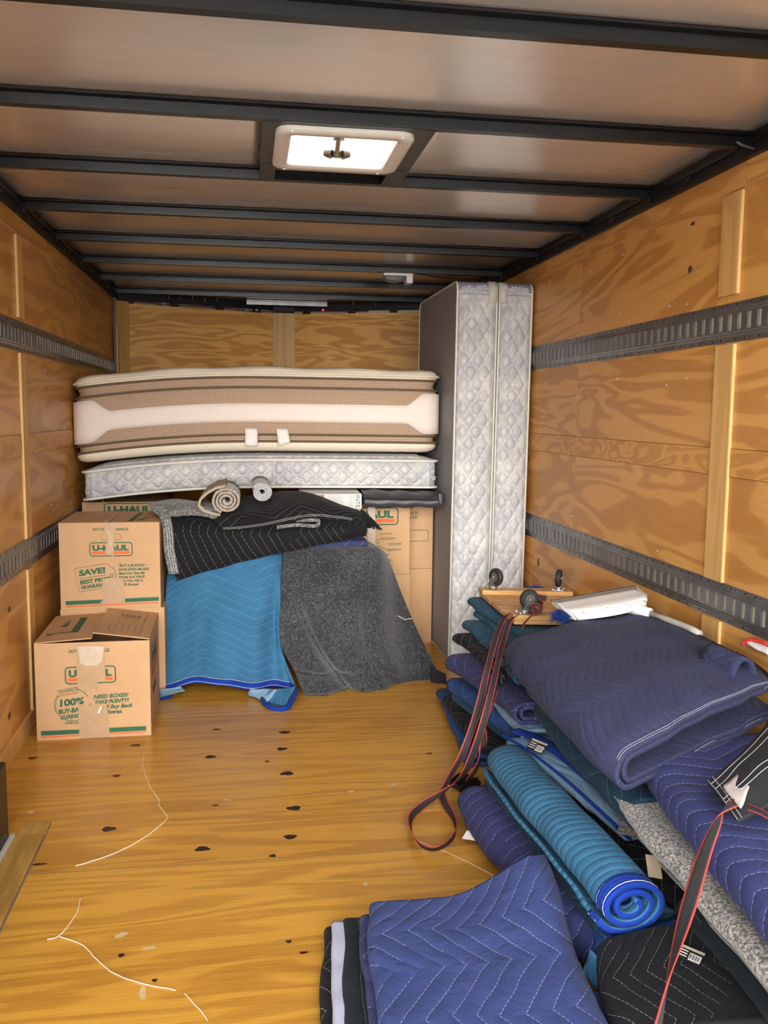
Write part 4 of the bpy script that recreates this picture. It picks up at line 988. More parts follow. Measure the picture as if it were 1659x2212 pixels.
# ---- blankets folded on top of the stack
navy2 = []
for k, (z, hh, mt_, lab) in enumerate(((0.652, 0.030, Q_NAVY, 'lower navy blanket folded on top of the charcoal felt'), (0.690, 0.036, Q_NAVY, 'upper navy blanket folded under the black quilts'))):
    a, b = at(600, 1180, 2, z), at(789-6*k, 1180, 2, z)
    fold('folded_blanket', [(1.395-0.02*k, 3.985, z-hh/2, 92, 0.40, hh, 0.0), (1.20, 3.972, z-hh/2-0.004, 90, 0.40, hh, 0.0), (1.00, 3.985, z-hh/2-0.008, 88, 0.40, hh, 0)], mt_, lab, group='folded blankets on the middle stack', seed=3+k, t=0.009)
# black quilt with the slanting front
t0 = [(358, 1118, 3.975), (470, 1138, 3.955), (600, 1142, 3.95), (700, 1136, 3.955), (791, 1128, 3.975)]
b0 = [(380, 1244, 3.925), (490, 1216, 3.915), (605, 1190, 3.925), (700, 1172, 3.94), (790, 1156, 3.965)]
m0 = [tuple((p+q)/2 for p, q in zip(a, b)) for a, b in zip(t0, b0)]
rows = [[Vector((p.x, 4.36, p.z+0.01)) for p in pts(t0)], [Vector((p.x, 4.12, p.z+0.02)) for p in pts(t0)], pts(t0), [p+Vector((0, -0.025, 0)) for p in pts(m0)], pts(b0), [p+Vector((0, 0.028, 0.004)) for p in pts(b0)], [p+Vector((0, 0.03, 0.03)) for p in pts(m0)]]
S = surf(rows, 80, 60)
for c in S:
    for p in c: p += nz(p, 9, 5)*0.006
cloth('quilted_blanket', [list(c) for c in zip(*S)], Q_BLK, None, 0.012, 'black quilted blanket with zigzag stitching slanting over the blue blanket', 'blanket', 'folded blankets on the middle stack')
# upper black mound
rows = [pts([(425, 1092, 4.42), (540, 1074, 4.42), (650, 1064, 4.42), (740, 1096, 4.42), (792, 1112, 4.36)]), pts([(428, 1094, 4.16), (545, 1084, 4.16), (650, 1066, 4.16), (735, 1094, 4.16), (796, 1114, 4.12)]),
        pts([(450, 1112, 3.99), (555, 1108, 3.975), (655, 1088, 3.98), (735, 1100, 4.0), (800, 1118, 4.04)]), pts([(472, 1138, 3.93), (565, 1128, 3.915), (665, 1108, 3.93), (740, 1114, 3.955), (802, 1130, 4.01)]),
        pts([(475, 1147, 3.935), (570, 1137, 3.92), (668, 1118, 3.935), (742, 1124, 3.96), (803, 1138, 4.02)]), pts([(478, 1147, 4.02), (572, 1138, 4.02), (668, 1120, 4.02), (742, 1126, 4.02), (800, 1138, 4.06)])]
S = surf(rows, 70, 50)
for c in S:
    for p in c: p += nz(p, 8, 9)*0.007
ub2 = cloth('quilted_blanket', [list(c) for c in zip(*S)], Q_BLKS, None, 0.012, 'crumpled black quilted blanket heaped under the rolled rugs', 'blanket', 'folded blankets on the middle stack')
for j in (33, 36): MB().tube([c[j]+Vector((0, -0.008, 0.001)) for c in S[2:58]], 0.0007, 4).build('stitching', WSTITCH, ub2)
for k in range(9):
    a = at(780+3.2*k, 1100+3*k, 1, 4.0); ln = 0.04+0.03*random.random()
    ribbon('frayed_edge', [a, a+Vector((0.018, -0.012, -ln*0.5)), a+Vector((0.028+0.01*random.random(), -0.014, -ln))], 0.010, [(1, 0.2, 0.1)]*3, Q_BLK, ub2, 0.003, 6)
ribbon('lining_edge', [at(a, b, 1, y) for a, b, y in ((598, 1139, 3.925), (640, 1134, 3.915), (678, 1136, 3.912), (690, 1131, 3.915), (684, 1124, 3.925), (640, 1124, 3.93))], 0.016, [(0, -0.3, 1)]*6, WOVEN, ub2, 0.006)
# grey woven blanket at the left, hanging strip
rows = [pts([(322, 1094, 4.22), (380, 1082, 4.25), (440, 1086, 4.25), (482, 1094, 4.22)]), pts([(326, 1098, 4.06), (385, 1090, 4.05), (440, 1094, 4.05), (480, 1102, 4.03)]), pts([(345, 1106, 3.97), (395, 1106, 3.96), (440, 1106, 3.955), (470, 1112, 3.955)]), pts([(352, 1116, 3.965), (398, 1112, 3.955), (440, 1112, 3.95), (468, 1118, 3.955)])]
S = surf(rows, 40, 24)
for i, c in enumerate(S):
    for j, p in enumerate(c): p.z += 0.008*math.sin(j*0.8+i*0.15); p += nz(p, 12, 2)*0.004
gw = cloth('woven_blanket', [list(c) for c in zip(*S)], WOVEN, None, 0.010, 'grey woven blanket with a strip hanging beside the taped box', 'blanket', 'folded blankets on the middle stack')
ribbon('hanging_strip', pts([(330, 1096, 3.985), (352, 1108, 3.945), (362, 1140, 3.925), (366, 1190, 3.91), (376, 1240, 3.895)]), 0.045, [(0.5, 1, 0), (0.7, 0.2, 0.6), (1, 0.2, 0.1), (1, 0.1, 0), (1, 0.1, 0)], WOVEN, gw, 0.010)
for k in range(3): ribbon('woven_stripe', pts([(356+5*k, 1122, 3.925), (361+5*k, 1150, 3.912), (364+5*k, 1190, 3.900), (372+5*k, 1236, 3.885)]), 0.0022, [(1, 0.2, 0.1), (1, 0.1, 0), (1, 0.1, 0), (1, 0.1, 0)], WSTITCH, gw, 0.0015)
# ---- rolled rugs
def rug(label, px, py, y0, y1, R, turns, mat, mat2, flap):
    c = at(px, py, 1, y0); t = thing('rolled_rug', label, 'rug', (c.x, y0, c.z), 0, 'rolled rugs')
    n = int(turns*26); sec = []
    for i in range(n+1):
        a = 2*math.pi*i/26; r = 0.012+(R-0.012)*i/n; sec.append((r*math.cos(a+2.6), r*0.92*math.sin(a+2.6)))
    for k in range(1, 8):
        if flap: e = sec[n]; d = Vector((-0.6, -0.75)).normalized(); sec.append((e[0]+flap*k/7*0.55-0.02*math.sin(k), e[1]-flap*k/7*0.4) if False else (e[0]+d.x*flap*k/7, e[1]+d.y*flap*k/7*0.55))
    ys = [0.0, 0.004, 0.10, 0.25, 0.42]
    P = [[Vector((a*(1+0.02*math.sin(q*9)), yy-0.0, b)) for a, b in sec] for q, yy in enumerate(ys)]
    o = cloth('rug_pile', P, mat, t, 0.011); cloth('rug_backing', [[Vector((p.x*0.985, p.y-0.003, p.z*0.985)) for p in P[0]], [Vector((p.x*0.985, p.y+0.01, p.z*0.985)) for p in P[0]]], mat2, t, 0.006)
    return t
RUG1 = felt('beige_rug', (0.16, 0.13, 0.10), (0.55, 0.50, 0.43), 70, 0.48); RUGB1 = plain('rug_backing_beige', (0.42, 0.34, 0.26), 0.9)
RUG2 = felt('grey_rug', (0.16, 0.17, 0.18), (0.50, 0.50, 0.50), 110, 0.48); RUGB2 = plain('rug_backing_grey', (0.42, 0.42, 0.42), 0.9)
rug('beige patterned rug rolled up on the black quilt', 490, 1082, 3.93, 4.4, 0.062, 3.3, RUG1, RUGB1, 0.0)
rug('grey rug rolled up beside the larger beige rug', 566, 1064, 3.945, 4.4, 0.043, 3.0, RUG2, RUGB2, 0.0)
# loose outer end of the beige rug
c = at(490, 1082, 1, 3.93); o = [x for x in SC.objects if x.name == 'rolled_rug'][0]
P = []
for i, (dx, dz) in enumerate(((-0.005, 0.064), (-0.045, 0.056), (-0.085, 0.034), (-0.115, 0.005), (-0.122, -0.022), (-0.10, -0.045), (-0.06, -0.058), (-0.03, -0.064))): P.append([Vector((dx, 0.40*j/5, dz)) for j in range(6)])
cloth('rug_end', P, RUGB1, o, 0.010)
# ---- white printed box and dark storage bag under the mattress
ib = thing('printed_box', 'white printed packing box squeezed under the thin mattress', 'box', (1.105, 4.30, 0.742), math.radians(-2))
WB = plain('white_carton', (0.72, 0.70, 0.66), 0.5); MB().box(0, 0.30, 0, 0.36, 0, 0.110, bevel=0.002).build('carton_body', WB, ib)
F = Face(ib, (0, 0, 0), (1, 0, 0), (0, 0, 1), (0, -1, 0))
F.shape([(0, 0), (0.012, 0), (0.012, 0.11), (0, 0.11)], plain('cyan_ink', (0.03, 0.30, 0.38), 0.5), 'printed_edge'); F.shape([(0.088, 0.085), (0.118, 0.085), (0.118, 0.106), (0.088, 0.106)], plain('brown_ink', (0.45, 0.22, 0.10), 0.5), 'printed_picture')
F.shape([(0.095, 0.088), (0.105, 0.088), (0.105, 0.098), (0.095, 0.098)], plain('blue_ink', (0.05, 0.12, 0.4), 0.5), 'printed_picture', 0.0009)
F.text('INTEX', 0.270, 0.106, 0.022, DKINK, 0, 0.95, 0.0, -90)
GR = plain('grey_ink', (0.40, 0.39, 0.36), 0.6)
for k in range(9): F.line([(0.135, 0.104-0.007*k), (0.20+0.03*((k*7) % 3)/3, 0.104-0.007*k)], 0.0022, GR, 'printed_text_line')
for k in range(7): F.line([(0.235, 0.100-0.008*k), (0.262, 0.100-0.008*k)], 0.0025, GR, 'printed_text_line')
bag = thing('storage_bag', 'dark grey fabric storage bag between the printed box and box spring', 'bag', (1.425, 4.38, 0.774))
P = []
for i in range(25):
    u = i/24; P.append([Vector((0.40*u, 0.02*math.sin(a)-0.02 if False else 0.15-0.15*math.cos(a)*1.0, 0.0+0.082*max(0.0, math.sin(a))**0.5*(1-0.15*u)+0.003*math.sin(u*20+a*3))) for a in [math.pi*j/14 for j in range(15)]])
BAGM = plain('charcoal_nylon', (0.045, 0.043, 0.046), 0.4, 0, 0.05); m = MB(); m.grid(P); m.build('bag_body', BAGM, bag, smooth=True, sol=0.004)
MB().tube([(0.0, 0.004, 0.045), (0.15, -0.001, 0.043), (0.40, 0.004, 0.036)], 0.003, 6).build('zip', BLACKDK, bag)
MB().box(0.385, 0.412, 0.0, 0.25, 0.002, 0.070, bevel=0.01).build('end_panel', BAGM, bag)

# ================================================================== BLANKET HEAP ALONG THE RIGHT WALL
HG = 'moving blankets heaped along the right wall'
def F_(st, h, mat, label, seed, w=None, ang=0, tilt=0.0, **k): return fold('folded_blanket', nose(st, h-0.006, ang, w, tilt), mat, label, group=HG, seed=seed, **k)
# broad layers at the bottom that carry the heap
# rear stack, floor upwards
F_([(946, 1497, .024), (985, 1590, .024), (1005, 1645, .024)], 0.046, Q_MID, 'medium blue blanket lowest in the rear stack, on the bare floor', 31, w=0.5, inner=False)
F_([(958, 1512, .075), (1003, 1575, .075), (1078, 1650, .075)], 0.052, Q_BLK, 'black quilted blanket low in the rear stack next to the straps', 32, w=0.5)
F_([(978, 1505, .130), (1060, 1568, .130), (1140, 1625, .130)], 0.056, Q_TEAL, 'dull teal blanket in the rear stack above the low black one', 33, w=0.45)
F_([(968, 1480, .190), (1040, 1538, .188), (1125, 1600, .182), (1170, 1640, .18)], 0.060, Q_MID, 'bright blue blanket in the rear stack with a crumpled end', 34, w=0.42)
F_([(1004, 1462, .232), (1050, 1500, .230), (1094, 1550, .226), (1130, 1590, .222)], 0.042, PALEB, 'pale blue lining side of a blanket under the navy fold', 35, w=0.38, inner=False)
F_([(964, 1432, .285), (1005, 1455, .283), (1062, 1500, .280), (1110, 1545, .276)], 0.080, Q_NAVY, 'navy blanket folded in the rear stack below the black roll', 36, w=0.42)
F_([(980, 1380, .338), (1015, 1402, .337), (1065, 1448, .334)], 0.045, Q_BLK, 'black quilted blanket folded above the navy one in the rear stack', 37, w=0.38)
F_([(1000, 1350, .372), (1050, 1392, .370), (1112, 1470, .362)], 0.045, Q_TEAL, 'third teal blanket from the top under the wooden dolly', 38, w=0.36)
F_([(1024, 1326, .404), (1078, 1366, .402), (1125, 1425, .396)], 0.040, Q_TEAL, 'second teal blanket from the top under the wooden dolly', 39, w=0.36)
F_([(1010, 1300, .434), (1062, 1335, .432), (1135, 1378, .428)], 0.042, Q_TEAL, 'topmost teal blanket directly under the wooden dolly', 40, w=0.40)
patch('lining', [at(1085, 1500, 2, .27), at(1130, 1545, 2, .26), at(1160, 1570, 2, .20), at(1095, 1530, 2, .22)], ROYAL, [o for o in SC.objects if o.get('label', '').startswith('bright blue')][0], 0.006)
# middle of the heap
F_([(1138, 1505, .295), (1200, 1592, .288), (1290, 1692, .282), (1360, 1765, .278)], 0.100, Q_DTEAL, 'dark teal blanket bulging out under the big navy fold', 41, w=0.40)
pb = F_([(1096, 1606, .200), (1190, 1672, .200), (1290, 1755, .195), (1345, 1800, .190)], 0.044, PALEB, 'pale blue blanket with royal blue binding and a barcode label', 42, w=0.36, inner=False)
def edge(par, st, wd, mat, up=(0.35, 0.0, 0.9), th=0.008): return ribbon('binding', [at(a, b, 2, z) for a, b, z in st], wd, [up]*len(st), mat, par, th)
edge(pb, [(1092, 1592, .215), (1150, 1628, .212), (1230, 1690, .208), (1330, 1782, .2), (1352, 1806, .195)], 0.042, ROYAL, (0.75, 0.1, -0.6)); edge(pb, [(1112, 1578, .234), (1170, 1600, .236), (1250, 1660, .232), (1320, 1720, .225)], 0.030, ROYAL, (0.9, 0.1, 0.2))
F_([(1215, 1690, .135), (1300, 1785, .135), (1395, 1895, .130), (1480, 1995, .125)], 0.090, Q_BLK, 'black quilted blanket between the blue roll and the felt pad', 43, w=0.34)
F_([(1400, 1905, .085), (1478, 2030, .080), (1580, 2185, .075), (1650, 2300, .075)], 0.110, Q_MID, 'dark blue blanket below the felt pad near the label', 44, w=0.40)
F_([(1470, 1960, .165), (1560, 2070, .160), (1680, 2210, .155)], 0.060, Q_CHAR, 'dark blanket edge showing under the lower felt layer', 45, w=0.30)
F_([(1345, 1762, .226), (1430, 1856, .223), (1560, 2012, .218), (1690, 2165, .213), (1760, 2250, .21)], 0.052, FELTD, 'brown felt pad folded just below the oatmeal felt pad', 46, w=0.36, t=0.014)
F_([(1320, 1712, .287), (1388, 1798, .284), (1505, 1938, .280), (1642, 2094, .276), (1740, 2204, .27)], 0.055, FELTB, 'oatmeal grey felt pad folded under the navy blanket', 47, w=0.36, t=0.018, inner=False, tilt=0.05)
patch('loose_corner', [at(1335, 1795, 2, .22), at(1375, 1812, 2, .21), at(1400, 1790, 2, .24), at(1352, 1765, 2, .235)], FELTD, [o for o in SC.objects if o.get('label', '').startswith('brown felt')][0], 0.012)
F_([(1382, 1655, .372), (1440, 1738, .367), (1540, 1868, .364), (1660, 2018, .362), (1760, 2140, .36)], 0.100, Q_NAVYS, 'navy blanket with stitched zigzags in front of the top fold', 48, w=0.40, tilt=0.06)
# the big navy blanket on top
n1 = fold('folded_blanket', nose([(1092, 1408, .470, 2, 0.50, 0.090, 0.14), (1130, 1468, .462, 4, 0.53, 0.105, 0.16), (1220, 1568, .448, 10, 0.54, 0.115, 0.17), (1300, 1640, .432, 17, 0.55, 0.115, 0.17), (1338, 1672, .422, 21, 0.56, 0.105, 0.17)], 0.12), Q_NAVYT, 'large navy quilted blanket folded on top of the heap', group=HG, seed=50, t=0.013, N_=46, nzamp=0.008, plump=0.012)
G1 = FOLD_GRID[n1.name]
for r in (-2, -4): MB().tube([q+Vector((-0.004 if k < 4 else 0, -0.002, 0.0085)) for k, q in enumerate(G1[r][16:31])], 0.0004, 4).build('stitching', WSTITCH, n1)
for r in (-2, -4): MB().tube([q+Vector((0, -0.002, 0.0085)) for q in G1[r][1:9]], 0.0004, 4).build('stitching', WSTITCH, n1)
# curled corner standing up at the right end of the fold
cc = [(1586, 1488), (1588, 1455), (1600, 1430), (1616, 1426), (1629, 1440), (1634, 1470), (1632, 1495)]
P = []
for k in range(7): P.append([at(cr(cc, i/18)[0], cr(cc, i/18)[1], 1, 2.085)+Vector((-0.004*k, 0.022*k, 0.001*k)) for i in range(19)])
cloth('curled_corner', P, Q_NAVYT, n1, 0.010)
# ---- blue roll
def roll(name, st, R, mat, label, turns=2.6, flat=0.86, endmat=None):
    q = [at(a, b, 2, z) for a, b, z in st]; n = 44; c = [Vector(cr([tuple(p) for p in q], i/n)) for i in range(n+1)]
    ns = int(turns*22); P = []
    for i in range(n+1):
        t = (c[min(i+1, n)]-c[max(i-1, 0)]).normalized(); x = Vector((t.y, -t.x, 0)).normalized(); row = []
        rr = R*(1.0-0.10*sm(1-i/6) if i < 6 else 1.0)*(1+0.03*math.sin(i*0.55))
        for k in range(ns+1):
            a = 2*math.pi*k/22+2.2; r = rr*(0.22+0.78*k/ns)
            p = c[i]+x*(r*math.cos(a))+Vector((0, 0, r*flat*math.sin(a))); p += nz(p, 11, 6)*0.004; row.append(p)
        P.append(row)
    P = P[::-1]
    o = cloth(name, P, mat, None, 0.010, label, 'blanket', HG)
    if endmat:
        E_ = []
        for i in range(6):
            E_.append([p+(p-c[n]).normalized()*0.002-(c[n]-c[n-1]).normalized()*(-0.002) for p in P[i]])
        cloth('binding', E_, endmat, o, 0.0125)
        for f in (0, 3): MB().tube([p+(p-c[n]).normalized()*0.0085 for p in P[f+1][-24:]], 0.0011, 4).build('stitching', WSTITCH, o)
    return o
roll('rolled_blanket', [(1092, 1640, .190), (1150, 1712, .195), (1235, 1805, .200), (1312, 1893, .195), (1366, 1958, .185)], 0.085, Q_ROLL, 'light blue quilted blanket rolled into a tube with royal blue binding', 2.6, 0.72, ROYAL)
# ---- low blankets at the edge of the aisle
F_([(990, 1732, .056, None, 0.24), (1020, 1790, .056, None, 0.25), (1088, 1876, .058, None, 0.25), (1186, 1985, .058, None, 0.24), (1290, 2085, .055, None, 0.20)], 0.105, Q_NAVYS, 'navy blanket folded lengthwise on the floor beside the blue roll', 60, plump=0.006)
F_([(1050, 1690, .120, None, 0.18), (1130, 1792, .122, None, 0.18), (1205, 1895, .120, None, 0.18), (1290, 2010, .11, None, 0.18)], 0.075, Q_DTEAL, 'dark teal blanket wedged between the navy fold and blue roll', 61)
bl = patch('binding_corner', [fz(1030, 1815), fz(1115, 1915), fz(1120, 1880, 0.03), fz(1050, 1815, 0.03)], ROYAL, [o for o in SC.objects if o.get('label', '').startswith('navy blanket folded lengthwise')][0], 0.006)
# front navy square with the black one below
def warpI(p):
    k = sm((p.x-1.30)/0.25)*sm((p.y-1.60)/0.35); p.z += 0.060*k; p.y += 0.060*k-0.02*sm((1.38-abs(p.x-1.28)*3)/1.0)*sm((p.y-1.7)/0.2)
    return p
fold('folded_blanket', [(1.022, 1.985, 0.0, 0, 0.56, 0.030, 0), (1.000, 1.80, 0.0, 0, 0.56, 0.032, 0), (0.985, 1.62, 0.0, 0, 0.56, 0.032, 0), (0.97, 1.40, 0.0, 0, 0.56, 0.032, 0)], Q_BLK, 'black quilted blanket on the floor under the front navy blanket', group=HG, seed=62, inner=False)
fold('folded_blanket', [(1.040, 1.975, 0.032, 0, 0.05, 0.018, 0), (1.020, 1.80, 0.034, 0, 0.05, 0.02, 0), (1.005, 1.62, 0.034, 0, 0.05, 0.02, 0), (0.99, 1.40, 0.034, 0, 0.05, 0.02, 0)], plain('lilac_lining', (0.42, 0.42, 0.52), 0.9), 'pale lilac lining strip on the black blanket edge', group=HG, seed=63, inner=False, t=0.007)
fold('folded_blanket', [(1.062, 1.975, 0.032, 0, 0.10, 0.026, 0), (1.043, 1.80, 0.034, 0, 0.10, 0.027, 0), (1.030, 1.62, 0.034, 0, 0.10, 0.027, 0), (1.015, 1.40, 0.034, 0, 0.10, 0.027, 0)], Q_CHAR, 'dark charcoal blanket binding beside the lilac lining strip', group=HG, seed=64, inner=False, t=0.008)
fold('folded_blanket', [(1.096, 1.93, 0.060, 0, 0.40, 0.026, 0), (1.084, 1.80, 0.062, 0, 0.40, 0.027, 0), (1.077, 1.62, 0.062, 0, 0.40, 0.027, 0), (1.066, 1.40, 0.062, 0, 0.40, 0.027, 0)], Q_NAVY, 'thin navy fold peeking out below the front navy blanket', group=HG, seed=65, inner=False, t=0.008)
nI = fold('folded_blanket', [(1.118, 1.935, 0.088, 0, 0.440, 0.036, 0.0), (1.100, 1.80, 0.089, 0, 0.44, 0.037, 0.0), (1.090, 1.62, 0.089, 0, 0.42, 0.037, 0), (1.078, 1.40, 0.088, 0, 0.41, 0.037, 0)], Q_NAVYF, 'bright navy quilted blanket laid flat at the near edge of the floor', group=HG, seed=66, t=0.010, warp=warpI, N_=40)
# black one in the near right corner and the blue bits around it
F_([(1290, 2062, .100, 4, 0.34), (1292, 2110, .100, 2, 0.36), (1312, 2180, .100, 0, 0.38), (1345, 2280, .10, 0, 0.38)], 0.075, Q_BLK, 'black zigzag quilted blanket in the near corner under the loose strap', 67, plump=0.01)
F_([(1288, 2052, .085, 8, 0.26), (1282, 2010, .088, 8, 0.26), (1276, 1965, .09, 8, 0.26)], 0.070, Q_MID, 'small blue fold between the blue roll end and the black quilt', 68)
F_([(1268, 2170, .040, 0, 0.28), (1275, 2230, .04, 0, 0.28), (1300, 2330, .04, 0, 0.28)], 0.06, Q_NAVY, 'navy blanket on the floor below the near black quilt', 69)
# torn blue rag
rg = patch('rag', [at(1262, 2100, 2, .06), at(1290, 2138, 2, .05), at(1300, 2085, 2, .10), at(1276, 2050, 2, .11)], Q_BLUE, None, 0.006); tag(rg, 'torn teal rag hanging between the navy and black blankets', 'rag')
# black jacket-like blanket with white stitching at the right edge
sur = [[at(1528, 1690, 2, .455), at(1590, 1640, 2, .475), at(1659, 1560, 2, .50), at(1740, 1500, 2, .51)], [at(1560, 1735, 2, .455), at(1610, 1690, 2, .49), at(1670, 1640, 2, .51), at(1740, 1600, 2, .52)], [at(1590, 1775, 2, .45), at(1640, 1745, 2, .475), at(1690, 1720, 2, .49), at(1750, 1690, 2, .5)]]
for r in sur:
    for p in r: p.x = min(p.x, W-0.02)
S = surf(sur, 24, 24)
for c in S:
    for p in c: p += nz(p, 9, 4)*0.008
bj = cloth('quilted_blanket', S, plain('black_cotton', (0.012, 0.013, 0.016), 0.9), None, 0.010, 'crumpled black blanket with white double stitching at the right edge', 'blanket', HG)
for a in (0, 2, 12, 14): MB().tube([S[a if a < 24 else 24][j]+Vector((0, 0, 0.007)) for j in range(0, 25)] if a < 6 else [S[i][a]+Vector((0, 0, 0.007)) for i in range(25)], 0.0008, 4).build('stitching', WSTITCH, bj)
for a in (3, 6): MB().tube([S[i][a]+Vector((0, 0, 0.007)) for i in range(25)], 0.0008, 4).build('stitching', WSTITCH, bj)
patch('pale_lining', [at(1562, 1698, 2, .475), at(1598, 1745, 2, .475), at(1618, 1700, 2, .492), at(1600, 1672, 2, .488)], plain('pale_pink_lining', (0.55, 0.46, 0.42), 0.9), bj, 0.004)
# ================================================================== DOLLY, BROOM, STRAPS AND SMALL THINGS
RUB = plain('black_rubber', (0.022, 0.022, 0.023), 0.6); HUB = plain('grey_hub', (0.10, 0.10, 0.10), 0.5)
dl_ = thing('furniture_dolly', 'wooden furniture dolly lying upside down with its casters up', 'dolly', (1.832, 3.150, 0.462)); dl_.rotation_euler = (0, math.radians(2.0), math.radians(-1))
DW, DD = 0.405, 0.545
for k in range(3): MB().box(0.004, DW-0.004, 0.002+DD/3*k, DD/3*(k+1)-0.002, 0.0, 0.016, bevel=0.002).build('deck_board', DOLLYW, dl_)
for y0 in (0.0, DD-0.075): MB().box(0, DW, y0, y0+0.075, 0.0165, 0.036, bevel=0.003).build('cross_rail', DOLLYW, dl_)
def caster(x, y, rz):
    c = empty('caster'); c.parent = dl_; c.location = (x, y, 0.0365); c.rotation_euler = (0, 0, rz)
    c2 = MB().box(-0.032, 0.032, -0.026, 0.026, 0.0, 0.004, bevel=0.002).build('mounting_plate', BRIGHT, c)
    for a in (-1, 1):
        for b in (-1, 1): MB().cyl((a*0.026, b*0.020, 0.006), (0, 0, 1), 0.006, 0.006, 6).build('bolt', BRIGHT, c)
    MB().cyl((0, 0, 0.010), (0, 0, 1), 0.020, 0.010, 16).build('swivel_ring', BRIGHT, c)
    m = MB()
    for s_ in (-1, 1):
        G = [[(-0.018+0.004*j*0, s_*0.014, 0.012), (0.018, s_*0.014, 0.012)], [(-0.010, s_*0.0165, 0.030), (0.020, s_*0.0165, 0.030)], [(0.004, s_*0.0165, 0.056), (0.026, s_*0.0165, 0.056)], [(0.008, s_*0.0165, 0.064), (0.022, s_*0.0165, 0.064)]] if False else [[(-0.018, s_*0.014, 0.012), (0.018, s_*0.014, 0.012)], [(-0.010, s_*0.0165, 0.030), (0.020, s_*0.0165, 0.030)], [(0.004, s_*0.0165, 0.056), (0.026, s_*0.0165, 0.056)], [(0.008, s_*0.0165, 0.064), (0.022, s_*0.0165, 0.064)]]
        m.grid([[Vector(p) for p in r] for r in G])
    m.poly([(-0.018, -0.014, 0.0135), (0.018, -0.014, 0.0135), (0.018, 0.014, 0.0135), (-0.018, 0.014, 0.0135)])
    m.build('fork', BRIGHT, c, sol=0.0025)
    w2 = MB(); pr = [(0.020, -0.011), (0.034, -0.011), (0.0375, -0.007), (0.0385, 0.0), (0.0375, 0.007), (0.034, 0.011), (0.020, 0.011)]
    w2.grid([[(0.015+r*math.cos(2*math.pi*i/28), y_, 0.054+r*math.sin(2*math.pi*i/28)) for r, y_ in pr] for i in range(28)], closed_u=True)
    autosmooth(w2.build('tyre', RUB, c), 35)
    MB().cyl((0.015, 0, 0.054), (0, 1, 0), 0.0205, 0.018, 20).build('hub', HUB, c); MB().cyl((0.015, 0, 0.054), (0, 1, 0), 0.005, 0.038, 8).build('axle', BRIGHT, c)
caster(0.055, 0.036, math.radians(8)); caster(0.055, DD-0.038, math.radians(-62)); caster(DW-0.055, DD-0.038, math.radians(-118))
# ---- dustpan with pole and the blue broom under it
dp = thing('dustpan', 'white plastic dustpan with dark rubber lip and grey pole', 'dustpan', (2.052, 2.835, 0.586)); dp.rotation_euler = (math.radians(2), math.radians(-9), math.radians(-2))
w0, w1, dd = 0.155, 0.132, 0.15      # half widths of lip and back, depth
G = []
for i in range(25):
    u = i/24*2-1
    G.append([((w0*u), dd*0.5, 0.034), ((w0-0.01)*u, dd*0.25, 0.032), ((w1+0.015)*u, -dd*0.20, 0.033), (w1*u, -dd*0.42-0.018*(1-u*u), 0.036), (w1*u*0.99, -dd*0.5-0.022*(1-u*u), 0.030), ((w1-0.012)*u*0.97, -dd*0.50-0.020*(1-u*u), 0.004), ((w1-0.03)*u, -dd*0.40-0.015*(1-u*u), 0.000)])
m = MB(); m.grid(G); m.build('pan', WHITEP, dp, smooth=True, sol=0.0035)
for s_ in (-1, 1):
    m = MB(); m.poly([(s_*w0, dd*0.5, 0.0335), (s_*(w1+0.015), -dd*0.2, 0.033), (s_*w1, -dd*0.42, 0.035), (s_*(w1-0.012), -dd*0.5, 0.004), (s_*(w1-0.0), -dd*0.2, 0.002)], 0.003, (s_, 0, 0)); m.build('side_wall', WHITEP, dp)
MB().box(-w0, w0, dd*0.5-0.004, dd*0.5+0.010, 0.030, 0.0385, bevel=0.002).build('rubber_lip', plain('grey_rubber', (0.10, 0.10, 0.10), 0.6), dp)
for x0, x1 in ((-0.10, -0.015), (0.045, 0.115)):
    q = [Vector((x0, -dd*0.5-0.012, 0.031)), Vector((x0+0.01, -dd*0.5-0.034, 0.033)), Vector((x1-0.01, -dd*0.5-0.034, 0.033)), Vector((x1, -dd*0.5-0.012, 0.031))]
    MB().tube([Vector(cr([tuple(p) for p in q], i/14)) for i in range(15)], 0.0035, 6).build('comb_loop', WHITEP, dp, smooth=True)
sk = MB().tube([(0.075, -0.062, 0.008), (0.105, -0.090, -0.002), (0.122, -0.115, -0.006)], [0.022, 0.0175, 0.017], 16).build('socket', WHITEP, dp, smooth=True)
MB().tube([(0.118, -0.108, -0.005), (0.135, -0.22, -0.002), (0.152, -0.34, 0.0), (0.157, -0.39, -0.003)], 0.0105, 12).build('pole', plain('grey_pole', (0.50, 0.48, 0.42), 0.4), dp, smooth=True)
br = thing('broom_head', 'blue bristle broom head poking out from under the dustpan', 'broom', (1.888, 2.835, 0.560)); br.rotation_euler = (math.radians(-4), math.radians(-4), math.radians(8))
MB().box(0.06, 0.24, -0.022, 0.022, 0.004, 0.026, bevel=0.006).build('broom_block', WHITEP, br)
m = MB()
for k in range(420):
    y = random.uniform(-0.045, 0.045); z = random.uniform(-0.012, 0.018); L = random.uniform(0.055, 0.095); sp = random.uniform(-0.5, 0.5)
    a = Vector((0.075, y*0.5, 0.010+z*0.4)); b = Vector((0.075-L, y+sp*0.022-0.01, 0.004+z+random.uniform(-0.012, 0.004))); mid = (a+b)/2+Vector((0, 0, 0.004))
    m.tube([a, mid, b], [0.0010, 0.0010, 0.0007], 3, cap=False)
bz = m.build('bristles', plain('blue_bristle', (0.010, 0.035, 0.17), 0.45, 0, 0.1), br, fix=False); bz['kind'] = 'stuff'
